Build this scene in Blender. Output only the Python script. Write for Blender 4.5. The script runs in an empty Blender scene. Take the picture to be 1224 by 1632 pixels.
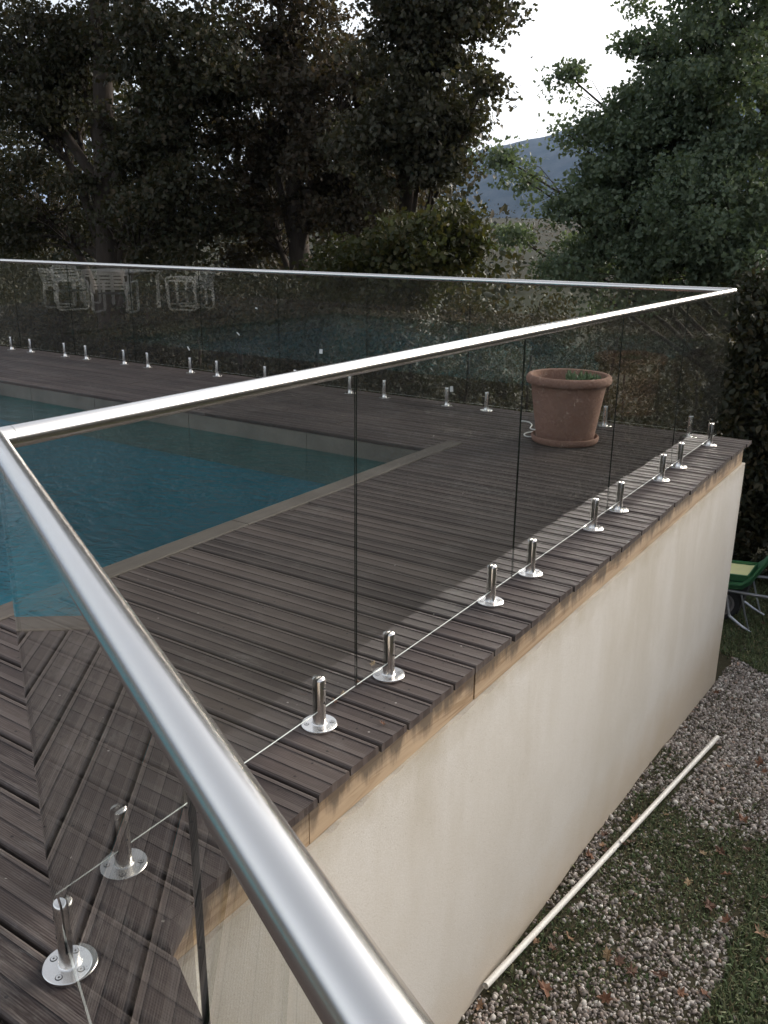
import bpy, bmesh, math, random
import numpy as np
from mathutils import Vector, Matrix, noise as mnoise
from math import sin, cos, pi, radians

SC = bpy.context.scene
COL = SC.collection
rng = np.random.default_rng(7)
random.seed(7)

# ------------------------------------------------------------------ camera, light, exposure
cam = bpy.data.cameras.new('camera'); camo = bpy.data.objects.new('camera', cam); COL.objects.link(camo)
YAW, PITCH, ROLL = -0.5862, -0.3091, 0.0093
_f = Vector((sin(YAW)*cos(PITCH), cos(YAW)*cos(PITCH), sin(PITCH)))
_r0 = Vector((cos(YAW), -sin(YAW), 0)); _u0 = _r0.cross(_f)
_r = _r0*cos(ROLL) + _u0*sin(ROLL); _u = -_r0*sin(ROLL) + _u0*cos(ROLL)
camo.matrix_world = Matrix(((_r.x, _u.x, -_f.x, 1.504), (_r.y, _u.y, -_f.y, -0.934), (_r.z, _u.z, -_f.z, 1.480), (0, 0, 0, 1)))
cam.sensor_fit = 'HORIZONTAL'; cam.sensor_width = 36.0; cam.lens = 36.0*1395.9/1224
cam.clip_start = 0.02; cam.clip_end = 20000
SC.camera = camo

SUN_EL, SUN_AZ = radians(19), radians(22)         # low sun behind the oak; azimuth clockwise from +y
world = bpy.data.worlds.new('World'); SC.world = world; world.use_nodes = True
wn = world.node_tree.nodes; wl = world.node_tree.links
wn.clear()
sky = wn.new('ShaderNodeTexSky'); sky.sky_type = 'NISHITA'; sky.sun_disc = False
sky.sun_elevation = SUN_EL; sky.sun_rotation = SUN_AZ
sky.air_density = 1.0; sky.dust_density = 6.5; sky.ozone_density = 1.0; sky.altitude = 300
hsv = wn.new('ShaderNodeHueSaturation'); hsv.inputs['Saturation'].default_value = 0.28
bg = wn.new('ShaderNodeBackground'); bg.inputs['Strength'].default_value = 0.15
wo = wn.new('ShaderNodeOutputWorld')
wl.new(sky.outputs[0], hsv.inputs['Color']); wl.new(hsv.outputs[0], bg.inputs['Color']); wl.new(bg.outputs[0], wo.inputs[0])

sun = bpy.data.lights.new('sun', 'SUN'); suno = bpy.data.objects.new('sun', sun); COL.objects.link(suno)
sun.energy = 0.5; sun.angle = radians(30); sun.color = (1.0, .87, .72)
sd = Vector((sin(SUN_AZ)*cos(SUN_EL), cos(SUN_AZ)*cos(SUN_EL), sin(SUN_EL)))
suno.rotation_euler = sd.to_track_quat('Z', 'Y').to_euler()

SC.view_settings.view_transform = 'Standard'; SC.view_settings.look = 'None'
SC.view_settings.gamma = 1.0; SC.view_settings.use_curve_mapping = False
SC.view_settings.exposure = 1.35
SC.render.engine = 'CYCLES'
SC.cycles.transparent_max_bounces = 24
SC.cycles.max_bounces = 8
SC.cycles.caustics_reflective = False; SC.cycles.caustics_refractive = False

# ------------------------------------------------------------------ helpers
class NT:
    """small wrapper for building node materials"""
    def __init__(s, name):
        s.m = bpy.data.materials.new(name); s.m.use_nodes = True
        s.n = s.m.node_tree.nodes; s.l = s.m.node_tree.links; s.n.clear()
        s.out = s.n.new('ShaderNodeOutputMaterial')
    def node(s, t, **kw):
        x = s.n.new('ShaderNode'+t)
        for k, v in kw.items(): setattr(x, k, v)
        return x
    def lk(s, a, b): s.l.new(a, b)
    def set(s, sock, v):
        if hasattr(v, 'is_linked') or isinstance(v, bpy.types.NodeSocket): s.lk(v, sock)
        else: sock.default_value = v if not (isinstance(v, tuple) and len(v) == 3 and sock.type == 'RGBA') else (*v, 1)
    def math(s, op, a, b=0.0, c=None, clamp=False):
        x = s.node('Math', operation=op, use_clamp=clamp); s.set(x.inputs[0], a); s.set(x.inputs[1], b)
        if c is not None: s.set(x.inputs[2], c)
        return x.outputs[0]
    def mix(s, f, a, b, blend='MIX'):
        x = s.node('Mix', data_type='RGBA', blend_type=blend); s.set(x.inputs[0], f); s.set(x.inputs[6], a); s.set(x.inputs[7], b)
        return x.outputs[2]
    def coord(s, which='Object'): return s.node('TexCoord').outputs[which]
    def mapping(s, vec, scale=(1, 1, 1), loc=None):
        x = s.node('Mapping'); s.lk(vec, x.inputs[0]); x.inputs['Scale'].default_value = scale
        if loc is not None: s.set(x.inputs['Location'], loc)
        return x.outputs[0]
    def noise(s, vec, scale, detail=4, rough=.55, dist=0.0):
        x = s.node('TexNoise'); s.lk(vec, x.inputs['Vector']); x.inputs['Scale'].default_value = scale
        x.inputs['Detail'].default_value = detail; x.inputs['Roughness'].default_value = rough; x.inputs['Distortion'].default_value = dist
        return x.outputs['Fac']
    def ramp(s, f, stops, interp='LINEAR'):
        x = s.node('ValToRGB'); s.lk(f, x.inputs[0]); e = x.color_ramp.elements; x.color_ramp.interpolation = interp
        while len(e) < len(stops): e.new(.5)
        for k, (p, c) in enumerate(stops):
            e[k].position = p; e[k].color = (c, c, c, 1) if isinstance(c, (int, float)) else (*c, 1)
        return x.outputs[0]
    def bump(s, h, strength=.5, dist=.01, normal=None):
        x = s.node('Bump'); s.lk(h, x.inputs['Height']); x.inputs['Strength'].default_value = strength; x.inputs['Distance'].default_value = dist
        if normal is not None: s.lk(normal, x.inputs['Normal'])
        return x.outputs[0]
    def pbsdf(s, color, rough=.6, metal=0.0, normal=None, spec=.5, **kw):
        x = s.node('BsdfPrincipled'); s.set(x.inputs['Base Color'], color); s.set(x.inputs['Roughness'], rough)
        s.set(x.inputs['Metallic'], metal); s.set(x.inputs['Specular IOR Level'], spec)
        if normal is not None: s.lk(normal, x.inputs['Normal'])
        for k, v in kw.items(): s.set(x.inputs[k.replace('_', ' ')], v)
        return x.outputs[0]
    def done(s, shader): s.lk(shader, s.out.inputs['Surface']); return s.m

def link(o, parent=None, **props):
    COL.objects.link(o)
    if parent is not None: o.parent = parent
    for k, v in props.items():
        if v is not None: o[k] = v
    return o
def mesh_obj(name, verts, faces, mats, parent=None, smooth=False, midx=None, **props):
    me = bpy.data.meshes.new(name)
    me.from_pydata([tuple(v) for v in verts], [], [tuple(f) for f in faces])
    for m in (mats if isinstance(mats, (list, tuple)) else [mats]): me.materials.append(m)
    if midx is not None: me.polygons.foreach_set('material_index', np.array(midx, dtype=np.int32))
    if smooth: me.polygons.foreach_set('use_smooth', np.ones(len(me.polygons), dtype=bool))
    me.update()
    return link(bpy.data.objects.new(name, me), parent, **props)
def np_obj(name, V, F, mats, parent=None, smooth=False, midx=None, **props):
    """V (n,3) array, F (m,k) array of equal-size faces"""
    V = np.asarray(V, np.float32); F = np.asarray(F, np.int32); k = F.shape[1]
    me = bpy.data.meshes.new(name)
    me.vertices.add(len(V)); me.vertices.foreach_set('co', V.ravel())
    me.loops.add(F.size); me.loops.foreach_set('vertex_index', F.ravel())
    me.polygons.add(len(F)); me.polygons.foreach_set('loop_start', np.arange(len(F), dtype=np.int32)*k)
    me.polygons.foreach_set('loop_total', np.full(len(F), k, np.int32))
    if midx is not None: me.polygons.foreach_set('material_index', np.asarray(midx, np.int32))
    for m in (mats if isinstance(mats, (list, tuple)) else [mats]): me.materials.append(m)
    me.update(calc_edges=True); me.validate()
    if smooth: me.polygons.foreach_set('use_smooth', np.ones(len(me.polygons), dtype=bool))
    return link(bpy.data.objects.new(name, me), parent, **props)
def empty(name, loc=(0, 0, 0), **props):
    o = bpy.data.objects.new(name, None); o.location = loc; o.empty_display_size = .1
    return link(o, None, **props)
def relink(o, parent):
    """copy of o (mesh data shared) under another parent"""
    c = o.copy(); COL.objects.link(c); c.parent = parent; return c
def copy_tree(o, parent=None):
    c = o.copy(); COL.objects.link(c); c.parent = parent
    for ch in list(o.children): copy_tree(ch, c)
    return c
class MB:
    """collects shapes for one mesh"""
    def __init__(s): s.v = []; s.f = []; s.mi = []
    def add(s, verts, faces, mi=0):
        b = len(s.v); s.v += [tuple(v) for v in verts]; s.f += [tuple(i+b for i in f) for f in faces]; s.mi += [mi]*len(faces)
    def box(s, x0, y0, z0, x1, y1, z1, mi=0, M=None):
        v = [Vector(p) for p in ((x0,y0,z0),(x1,y0,z0),(x1,y1,z0),(x0,y1,z0),(x0,y0,z1),(x1,y0,z1),(x1,y1,z1),(x0,y1,z1))]
        if M is not None: v = [M @ p for p in v]
        s.add(v, [(0,3,2,1),(4,5,6,7),(0,1,5,4),(1,2,6,5),(2,3,7,6),(3,0,4,7)], mi)
    def tube(s, pts, rad, n=8, mi=0, cap=True):
        pts = [Vector(p) for p in pts]; rad = rad if isinstance(rad, (list, tuple)) else [rad]*len(pts)
        rings = []; up = None
        for i, p in enumerate(pts):
            t = (pts[min(i+1, len(pts)-1)] - pts[max(i-1, 0)]).normalized()
            if up is None:
                up = Vector((0, 0, 1)) if abs(t.z) < .9 else Vector((1, 0, 0))
            a = (up - t*up.dot(t))
            if a.length < 1e-4: a = t.orthogonal()
            a.normalize(); b = t.cross(a); up = a
            rings.append([p + (a*cos(2*pi*k/n) + b*sin(2*pi*k/n))*rad[i] for k in range(n)])
        v = [q for r in rings for q in r]; f = []
        for i in range(len(rings)-1):
            for k in range(n):
                f.append((i*n+k, i*n+(k+1) % n, (i+1)*n+(k+1) % n, (i+1)*n+k))
        if cap: f.append(tuple(range(n-1, -1, -1))); f.append(tuple((len(rings)-1)*n+k for k in range(n)))
        s.add(v, f, mi)
    def lathe(s, prof, n=32, center=(0, 0, 0), mi=0):
        c = Vector(center); v = []; f = []
        for r, z in prof:
            for k in range(n): v.append(c + Vector((r*cos(2*pi*k/n), r*sin(2*pi*k/n), z)))
        for i in range(len(prof)-1):
            for k in range(n): f.append((i*n+k, i*n+(k+1) % n, (i+1)*n+(k+1) % n, (i+1)*n+k))
        s.add(v, f, mi)
    def disc(s, c, r, n=20, mi=0, up=True):
        c = Vector(c); v = [c + Vector((r*cos(2*pi*k/n), r*sin(2*pi*k/n), 0)) for k in range(n)]
        s.add(v, [tuple(range(n)) if up else tuple(range(n-1, -1, -1))], mi)
    def obj(s, name, mats, parent=None, smooth=False, **props):
        return mesh_obj(name, s.v, s.f, mats, parent, smooth, s.mi, **props)
def autosmooth(o, ang=35):
    me = o.data
    me.polygons.foreach_set('use_smooth', np.ones(len(me.polygons), dtype=bool))
    me.set_sharp_from_angle(angle=radians(ang))
    return o
def rotz(a): return Matrix.Rotation(a, 4, 'Z')

# ------------------------------------------------------------------ materials
def mat_steel():
    t = NT('brushed_steel'); oc = t.coord()
    n = t.noise(t.mapping(oc, (60, 60, 60)), 1.0, 5, .7)
    sm = t.noise(oc, 3.0, 3)
    r = t.math('MULTIPLY_ADD', t.noise(oc, 16, 4, .6), .07, t.math('MULTIPLY_ADD', sm, .05, .175))
    return t.done(t.pbsdf((.75, .72, .68), r, 1.0, None))
def mat_plain(name, col, rough=.5, metal=0, spec=.5, nscale=0, namt=0, bscale=0, bstr=.3, bdist=.002):
    t = NT(name); oc = t.coord(); c = (*col, 1)
    if namt:
        n = t.noise(oc, nscale, 5)
        c = t.mix(n, tuple(v*(1-namt) for v in col), tuple(min(1, v*(1+namt)) for v in col))
    nm = t.bump(t.noise(oc, bscale, 4), bstr, bdist) if bscale else None
    return t.done(t.pbsdf(c, rough, metal, nm, spec))
def mat_glass():
    t = NT('clear_glass')
    lw = t.node('LayerWeight'); geo = t.node('NewGeometry')
    fr = t.node('Fresnel'); fr.inputs['IOR'].default_value = 1.52
    # Fresnel term of the outside face for either side: only the front-facing surface reflects
    front = t.math('SUBTRACT', 1.0, geo.outputs['Backfacing'])
    f2 = t.math('DIVIDE', t.math('MULTIPLY', fr.outputs[0], 2.0), t.math('ADD', fr.outputs[0], 1.0))
    f = t.math('MULTIPLY', f2, front, clamp=True)
    tr = t.node('BsdfTransparent'); tr.inputs[0].default_value = (.955, .965, .95, 1)
    oc = t.coord()
    gl = t.node('BsdfGlossy'); gl.inputs['Roughness'].default_value = .0; gl.inputs['Color'].default_value = (.97, .98, .97, 1)
    m = t.node('MixShader'); t.lk(f, m.inputs[0]); t.lk(tr.outputs[0], m.inputs[1]); t.lk(gl.outputs[0], m.inputs[2])
    # thin film of dust and dried rain
    d = t.node('BsdfDiffuse'); d.inputs[0].default_value = (.5, .48, .44, 1)
    dn = t.math('MULTIPLY', t.ramp(t.noise(oc, 5.0, 6, .7), [(.42, 0), (.8, 1)]), .016)
    dn = t.math('MULTIPLY', t.math('ADD', dn, .003), front)
    m2 = t.node('MixShader'); t.lk(dn, m2.inputs[0]); t.lk(m.outputs[0], m2.inputs[1]); t.lk(d.outputs[0], m2.inputs[2])
    return t.done(m2.outputs[0])
def mat_plank():
    t = NT('weathered_decking'); oi = t.node('ObjectInfo'); oc = t.coord()
    rnd = oi.outputs['Random']
    off = t.node('CombineXYZ'); t.lk(t.math('MULTIPLY', rnd, 57.0), off.inputs[0]); t.lk(t.math('MULTIPLY', rnd, 13.0), off.inputs[2])
    v = t.node('VectorMath', operation='ADD'); t.lk(oc, v.inputs[0]); t.lk(off.outputs[0], v.inputs[1]); v = v.outputs[0]
    grain = t.noise(t.mapping(v, (2.2, 70, 20)), 1.0, 6, .62, .4)
    broad = t.noise(t.mapping(v, (.9, 4, 1)), 1.0, 5, .6)
    fine = t.noise(t.mapping(v, (12, 330, 60)), 1.0, 3, .6)
    base = t.mix(grain, (.022, .0158, .0145), (.054, .042, .039))
    base = t.mix(t.ramp(broad, [(.38, 0), (.68, 1)]), base, (.070, .056, .050))
    tint = t.ramp(rnd, [(0, (.72, .68, .68)), (.5, (1.0, .95, .93)), (1, (1.28, 1.22, 1.18))])
    base = t.mix(1.0, base, tint, 'MULTIPLY')
    # silvery wear where feet and rain have scoured the ridges
    wear = t.math('MULTIPLY', t.ramp(t.noise(oc, 1.7, 4, .6), [(.47, .05), (.68, 1)]), t.ramp(fine, [(.47, 0), (.62, 1)]))
    base = t.mix(t.math('MULTIPLY', wear, .42), base, (.185, .158, .140))
    sx = t.node('SeparateXYZ'); t.lk(oc, sx.inputs[0])
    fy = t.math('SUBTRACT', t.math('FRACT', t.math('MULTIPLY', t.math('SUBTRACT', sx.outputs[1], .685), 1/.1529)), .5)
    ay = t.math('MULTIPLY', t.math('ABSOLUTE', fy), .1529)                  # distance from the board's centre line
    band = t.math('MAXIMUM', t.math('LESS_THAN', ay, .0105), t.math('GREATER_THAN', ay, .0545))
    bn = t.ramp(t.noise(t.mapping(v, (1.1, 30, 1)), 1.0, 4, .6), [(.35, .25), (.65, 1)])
    base = t.mix(t.math('MULTIPLY', t.math('MULTIPLY', band, bn), .42), base, (.135, .112, .10))  # smooth bands paler: wear plus the ridge highlight put into the colour
    fx = t.math('MULTIPLY', t.math('SUBTRACT', t.math('FRACT', t.math('MULTIPLY_ADD', sx.outputs[0], 1/.43, .25)), .5), .43)
    dy = t.math('SUBTRACT', ay, .040)
    scr = t.math('LESS_THAN', t.math('ADD', t.math('MULTIPLY', fx, fx), t.math('MULTIPLY', dy, dy)), .0042**2)
    base = t.mix(t.math('MULTIPLY', scr, .85), base, (.016, .014, .013))
    scuff = t.math('MULTIPLY', t.ramp(t.noise(oc, 3.1, 6, .7), [(.54, 0), (.70, 1)]), t.ramp(t.noise(t.mapping(oc, (14, 60, 1)), 1.0, 4, .7), [(.44, 0), (.60, 1)]))
    base = t.mix(t.math('MULTIPLY', scuff, .55), base, (.17, .158, .145))
    # pale crumbs and bird specks
    spk = t.node('TexVoronoi'); t.lk(oc, spk.inputs['Vector']); spk.inputs['Scale'].default_value = 9.0
    sp = t.math('LESS_THAN', spk.outputs['Distance'], .035)
    base = t.mix(t.math('MULTIPLY', sp, .6), base, (.4, .37, .33))
    # fine reeding along the board
    w = t.math('SINE', t.math('MULTIPLY', sx.outputs[1], 2*pi/.0058))
    h = t.math('ADD', t.math('MULTIPLY', w, .5), t.math('MULTIPLY', grain, 1.3))
    nm = t.bump(h, .34, .0012)
    rough = t.math('MULTIPLY_ADD', grain, -.15, .66)
    return t.done(t.pbsdf(base, rough, 0, nm, .2))
def mat_coping():
    t = NT('grey_coping_timber'); oc = t.coord(); oi = t.node('ObjectInfo')
    g = t.noise(t.mapping(oc, (60, 2.5, 20)), 1.0, 6, .6, .3)
    b = t.noise(oc, 2.0, 5)
    c = t.mix(g, (.045, .037, .031), (.110, .093, .078)); c = t.mix(t.ramp(b, [(.45, 0), (.7, .5)]), c, (.145, .126, .108))
    return t.done(t.pbsdf(c, .75, 0, t.bump(g, .5, .002), .3))
def mat_fascia():
    t = NT('pale_fascia_timber'); oc = t.coord(); oi = t.node('ObjectInfo')
    off = t.node('CombineXYZ'); t.lk(t.math('MULTIPLY', oi.outputs['Random'], 9.0), off.inputs[2])
    va = t.node('VectorMath', operation='ADD'); t.lk(oc, va.inputs[0]); t.lk(off.outputs[0], va.inputs[1])
    g = t.noise(t.mapping(va.outputs[0], (3, 1.6, 42)), 1.0, 7, .62, .8)
    ring = t.noise(t.mapping(va.outputs[0], (3, .7, 14)), 1.0, 4, .6, 1.5)
    c = t.mix(g, (.23, .155, .09), (.50, .375, .25)); c = t.mix(t.ramp(ring, [(.47, 0), (.54, .65), (.62, 0)]), c, (.20, .12, .06))
    # knots
    vo = t.node('TexVoronoi'); t.lk(t.mapping(va.outputs[0], (5, 1.7, 7)), vo.inputs['Vector']); vo.inputs['Scale'].default_value = 1.0; vo.inputs['Randomness'].default_value = 1
    k = t.ramp(vo.outputs['Distance'], [(.04, 1), (.16, 0)])
    c = t.mix(t.math('MULTIPLY', k, .85), c, (.10, .055, .03))
    # black water stains running down from the boards above
    st = t.noise(t.mapping(oc, (1, 9, 2.2)), 1.0, 6, .65)
    sx = t.node('SeparateXYZ'); t.lk(oc, sx.inputs[0])
    top = t.math('MULTIPLY_ADD', sx.outputs[2], 6.0, 1.08)
    s = t.ramp(t.math('MULTIPLY', st, t.math('MAXIMUM', top, .0)), [(.40, 0), (.58, 1)])
    c = t.mix(t.math('MULTIPLY', s, .78), c, (.075, .058, .045))
    return t.done(t.pbsdf(c, .72, 0, t.bump(g, .4, .002), .25))
def mat_render():
    t = NT('cream_render'); oc = t.coord(); sx = t.node('SeparateXYZ'); t.lk(oc, sx.inputs[0])
    big = t.noise(oc, .9, 4); sp = t.noise(oc, 160.0, 3, .7)
    c = t.mix(big, (.565, .535, .495), (.635, .61, .57))
    st = t.noise(t.mapping(oc, (1.3, 1.3, .26)), 1.6, 5, .6)
    up = t.math('MULTIPLY_ADD', sx.outputs[2], .75, 1.15, clamp=True)
    s = t.math('MULTIPLY', t.ramp(st, [(.46, 0), (.66, 1)]), up)
    c = t.mix(t.math('MULTIPLY', s, .60), c, (.40, .35, .275))
    s3 = t.ramp(t.noise(t.mapping(oc, (.8, .8, .5)), 2.3, 6, .62), [(.42, 0), (.62, 1)])
    c = t.mix(t.math('MULTIPLY', s3, .32), c, (.43, .385, .315))
    vp = t.node('TexVoronoi'); t.lk(oc, vp.inputs['Vector']); vp.inputs['Scale'].default_value = 38.0
    c = t.mix(t.math('MULTIPLY', t.ramp(vp.outputs['Distance'], [(.05, 1), (.14, 0)]), .5), c, (.27, .215, .15))
    # splash-back and damp at the foot, dirt along the crack at the head
    lo = t.ramp(t.math('ADD', sx.outputs[2], t.math('MULTIPLY', t.noise(oc, 4, 5), .35)), [(0, 1), (1, 0)])
    foot = t.math('MULTIPLY_ADD', t.math('ADD', sx.outputs[2], t.math('MULTIPLY', t.noise(oc, 5, 5), -.35)), -2.6, -4.1, clamp=True)
    c = t.mix(t.math('MULTIPLY', foot, .6), c, (.46, .36, .25))
    head = t.math('MULTIPLY_ADD', t.math('ADD', sx.outputs[2], t.math('MULTIPLY', t.noise(oc, 9, 5), .22)), 7.0, 1.35, clamp=True)
    c = t.mix(t.math('MULTIPLY', head, .55), c, (.33, .27, .18))
    sp2 = t.noise(oc, 260.0, 2, .8)
    c = t.mix(t.ramp(sp2, [(.40, .55), (.60, 0)]), c, (.34, .29, .22))
    pit = t.ramp(sp, [(.30, 1), (.37, 0)])
    c = t.mix(t.math('MULTIPLY', pit, .5), c, (.22, .18, .13))
    nm = t.bump(t.noise(oc, 320, 2, .7), .35, .003); nm = t.bump(t.noise(oc, 9, 4), .18, .008, nm)
    return t.done(t.pbsdf(c, .92, 0, nm, .15))
def mat_leaf(name, c0, c1, c2, trans=.35, spec=.3):
    t = NT(name); geo = t.node('NewGeometry'); rnd = geo.outputs['Random Per Island']
    c = t.ramp(rnd, [(0, c0), (.55, c1), (1, c2)])
    big = t.noise(t.coord(), .55, 3); c = t.mix(t.ramp(big, [(.35, 0), (.65, .6)]), c, c1)
    p = t.pbsdf(c, .55, 0, None, spec)
    tr = t.node('BsdfTranslucent'); t.lk(t.mix(1.0, c, (1.25, 1.3, .7), 'MULTIPLY'), tr.inputs[0])
    m = t.node('MixShader'); m.inputs[0].default_value = trans; t.lk(p, m.inputs[1]); t.lk(tr.outputs[0], m.inputs[2])
    return t.done(m.outputs[0])
def mat_bark():
    t = NT('rough_bark'); oc = t.coord(); n = t.noise(t.mapping(oc, (9, 9, 1.6)), 1.0, 6, .65)
    return t.done(t.pbsdf(t.mix(n, (.018, .014, .011), (.085, .068, .055)), .9, 0, t.bump(n, 1.0, .03), .15))
def mat_water():
    t = NT('pool_water'); oc = t.coord()
    n1 = t.math('ADD', t.noise(t.mapping(oc, (1, 1.7, 1)), 5.5, 3, .5, .5), t.math('MULTIPLY', t.noise(t.mapping(oc, (1, 1.5, 1)), 15, 3, .6, .6), .5)); n2 = t.noise(oc, 26, 3, .6)
    patch = t.ramp(t.noise(oc, .55, 3), [(.44, .12), (.66, 1)])
    h = t.math('ADD', n1, t.math('MULTIPLY', t.math('MULTIPLY', n2, patch), .8))
    nm = t.bump(h, .75, .035)
    fr = t.node('Fresnel'); fr.inputs['IOR'].default_value = 1.33; t.lk(nm, fr.inputs['Normal'])
    geo = t.node('NewGeometry'); front = t.math('SUBTRACT', 1.0, geo.outputs['Backfacing'])
    tr = t.node('BsdfTransparent'); tr.inputs[0].default_value = (.40, .74, .76, 1)
    gl = t.node('BsdfGlossy'); gl.inputs['Roughness'].default_value = .02; t.lk(nm, gl.inputs['Normal'])
    m = t.node('MixShader'); t.lk(t.math('MULTIPLY', fr.outputs[0], front), m.inputs[0]); t.lk(tr.outputs[0], m.inputs[1]); t.lk(gl.outputs[0], m.inputs[2])
    return t.done(m.outputs[0])
def mat_ground():
    t = NT('earth_and_field'); oc = t.coord(); sx = t.node('SeparateXYZ'); t.lk(oc, sx.inputs[0])
    n = t.noise(oc, 7.0, 6, .65); n2 = t.noise(oc, .06, 5); n3 = t.noise(oc, 60, 4, .7)
    near = t.mix(n, (.024, .019, .012), (.070, .056, .040)); near = t.mix(t.math('MULTIPLY', n3, .5), near, (.032, .042, .015))
    grass = t.mix(t.noise(oc, .5, 5), (.020, .024, .009), (.045, .036, .019))
    field = t.mix(t.ramp(n2, [(.4, 0), (.6, 1)]), (.042, .034, .019), (.024, .027, .012))
    f1 = t.math('MULTIPLY_ADD', sx.outputs[1], .25, -1.6, clamp=True)
    f2 = t.math('MULTIPLY_ADD', sx.outputs[1], .05, -1.0, clamp=True)
    c = t.mix(f1, near, grass); c = t.mix(f2, c, field)
    return t.done(t.pbsdf(c, .95, 0, t.bump(n, .6, .03), .1))
def mat_mountain():
    t = NT('wooded_mountain'); oc = t.coord()
    n = t.noise(oc, .02, 8, .65); c = t.mix(t.ramp(n, [(.38, 0), (.62, 1)]), (.022, .034, .030), (.060, .066, .058))
    return t.done(t.pbsdf(c, .95, 0, None, .05))
def mat_island(name, stops, rough=.8, bs=0):
    t = NT(name); geo = t.node('NewGeometry'); oc = t.coord()
    c = t.ramp(geo.outputs['Random Per Island'], stops)
    c = t.mix(t.math('MULTIPLY', t.noise(oc, 90, 3), .35), c, (.12, .10, .085))
    return t.done(t.pbsdf(c, rough, 0, None, .3))
def mat_terracotta():
    t = NT('old_terracotta'); oc = t.coord(); sx = t.node('SeparateXYZ'); t.lk(oc, sx.inputs[0])
    n = t.noise(oc, 6, 6, .6); n2 = t.noise(t.mapping(oc, (1, 1, .35)), 11, 5, .6)
    c = t.mix(n, (.25, .135, .10), (.34, .20, .155))
    c = t.mix(t.math('MULTIPLY', t.ramp(n2, [(.5, 0), (.7, 1)]), .3), c, (.27, .185, .14))
    c = t.mix(t.math('MULTIPLY', t.ramp(t.noise(oc, 3.5, 4), [(.45, 0), (.7, 1)]), .28), c, (.16, .085, .055))
    return t.done(t.pbsdf(c, .85, 0, t.bump(t.noise(oc, 70, 4), .25, .002), .2))

M = {}
M['steel'] = mat_steel()
M['dark_metal'] = mat_plain('dark_recess', (.012, .012, .012), .5, 0)
M['gasket'] = mat_plain('black_gasket', (.010, .009, .008), .6)
M['glass'] = mat_glass()
M['glass_edge'] = mat_plain('dark_glass_edge', (.010, .016, .013), .15, 0, .5)
M['edge_glow'] = mat_plain('painted_edge_glow', (.80, .82, .76), .3, 0, .5)  # white colour stands for the glow along a pane's bottom edge
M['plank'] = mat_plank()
M['joist'] = mat_plain('dark_joist_timber', (.02, .016, .013), .9)
M['coping'] = mat_coping()
M['fascia'] = mat_fascia()
M['render'] = mat_render()
M['pool_side'] = mat_plain('grey_pool_boards', (.17, .152, .128), .8, 0, .3, 3.5, .45, 30, .5, .003)
M['liner'] = mat_plain('blue_pool_liner', (.016, .215, .27), .6, 0, .3, 1.2, .25)
M['water'] = mat_water()
M['ground'] = mat_ground()
M['mountain'] = mat_mountain()
M['terracotta'] = mat_terracotta()
M['soil'] = mat_plain('potting_soil', (.035, .025, .018), .95, 0, .1, 30, .5, 60, .8, .01)
M['pvc'] = mat_plain('white_pvc', (.66, .63, .57), .45, 0, .4, 5, .12)
M['white_paint'] = mat_plain('white_paint', (.66, .66, .63), .5, 0, .4, 6, .15)
M['sling'] = mat_plain('grey_sling_cloth', (.10, .11, .115), .85)
M['sticker'] = mat_plain('white_sticker', (.78, .78, .74), .6)
M['cord'] = mat_plain('white_cord', (.7, .69, .66), .6)
M['green_plastic'] = mat_plain('green_plastic', (.03, .13, .055), .4, 0, .5, 6, .25)
M['yellow_plastic'] = mat_plain('pale_yellow_plastic', (.72, .70, .36), .5, 0, .4, 8, .12)
M['galv'] = mat_plain('galvanised_tube', (.36, .38, .42), .38, .8, .5, 9, .2)
M['rubber'] = mat_plain('black_rubber', (.022, .022, .023), .75)
M['rim_metal'] = mat_plain('dull_wheel_rim', (.22, .21, .21), .5, .6)
M['bark'] = mat_bark()
M['leafA'] = mat_leaf('maple_leaves', (.024, .029, .014), (.044, .043, .022), (.080, .058, .035), .27)
M['leafB'] = mat_leaf('bronze_maple_leaves', (.030, .030, .017), (.054, .043, .027), (.095, .062, .042), .27)
M['leafC'] = mat_leaf('dark_oak_leaves', (.032, .036, .020), (.056, .054, .032), (.09, .07, .046), .26)
M['leafD'] = mat_leaf('yellowing_leaves', (.026, .032, .012), (.046, .050, .016), (.085, .062, .024), .32)
M['leafE'] = mat_leaf('grey_green_oak_leaves', (.062, .088, .050), (.115, .150, .095), (.19, .215, .14), .34)
M['leafH'] = mat_leaf('hedge_leaves', (.012, .015, .007), (.026, .028, .012), (.070, .050, .024), .22)
M['leafS'] = mat_leaf('dry_shrub_leaves', (.022, .026, .011), (.045, .042, .020), (.095, .066, .036), .28)
M['leafY'] = mat_leaf('yew_leaves', (.026, .029, .018), (.034, .037, .023), (.044, .046, .029), .12, .1)
M['blade'] = mat_island('grass_blades', [(0, (.032, .058, .016)), (.5, (.062, .105, .028)), (.82, (.115, .135, .05)), (1, (.19, .14, .075))], .7)
M['stone'] = mat_island('gravel_stones', [(0, (.085, .072, .062)), (.28, (.20, .17, .15)), (.55, (.33, .28, .245)), (.78, (.44, .40, .365)), (.92, (.70, .66, .60)), (1, (.33, .21, .15))], .8)
M['dead_leaf'] = mat_plain('dead_leaf', (.23, .115, .06), .7, 0, .3, 25, .35)
M['succulent'] = mat_plain('succulent_green', (.10, .16, .07), .5, 0, .4, 30, .3)

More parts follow.
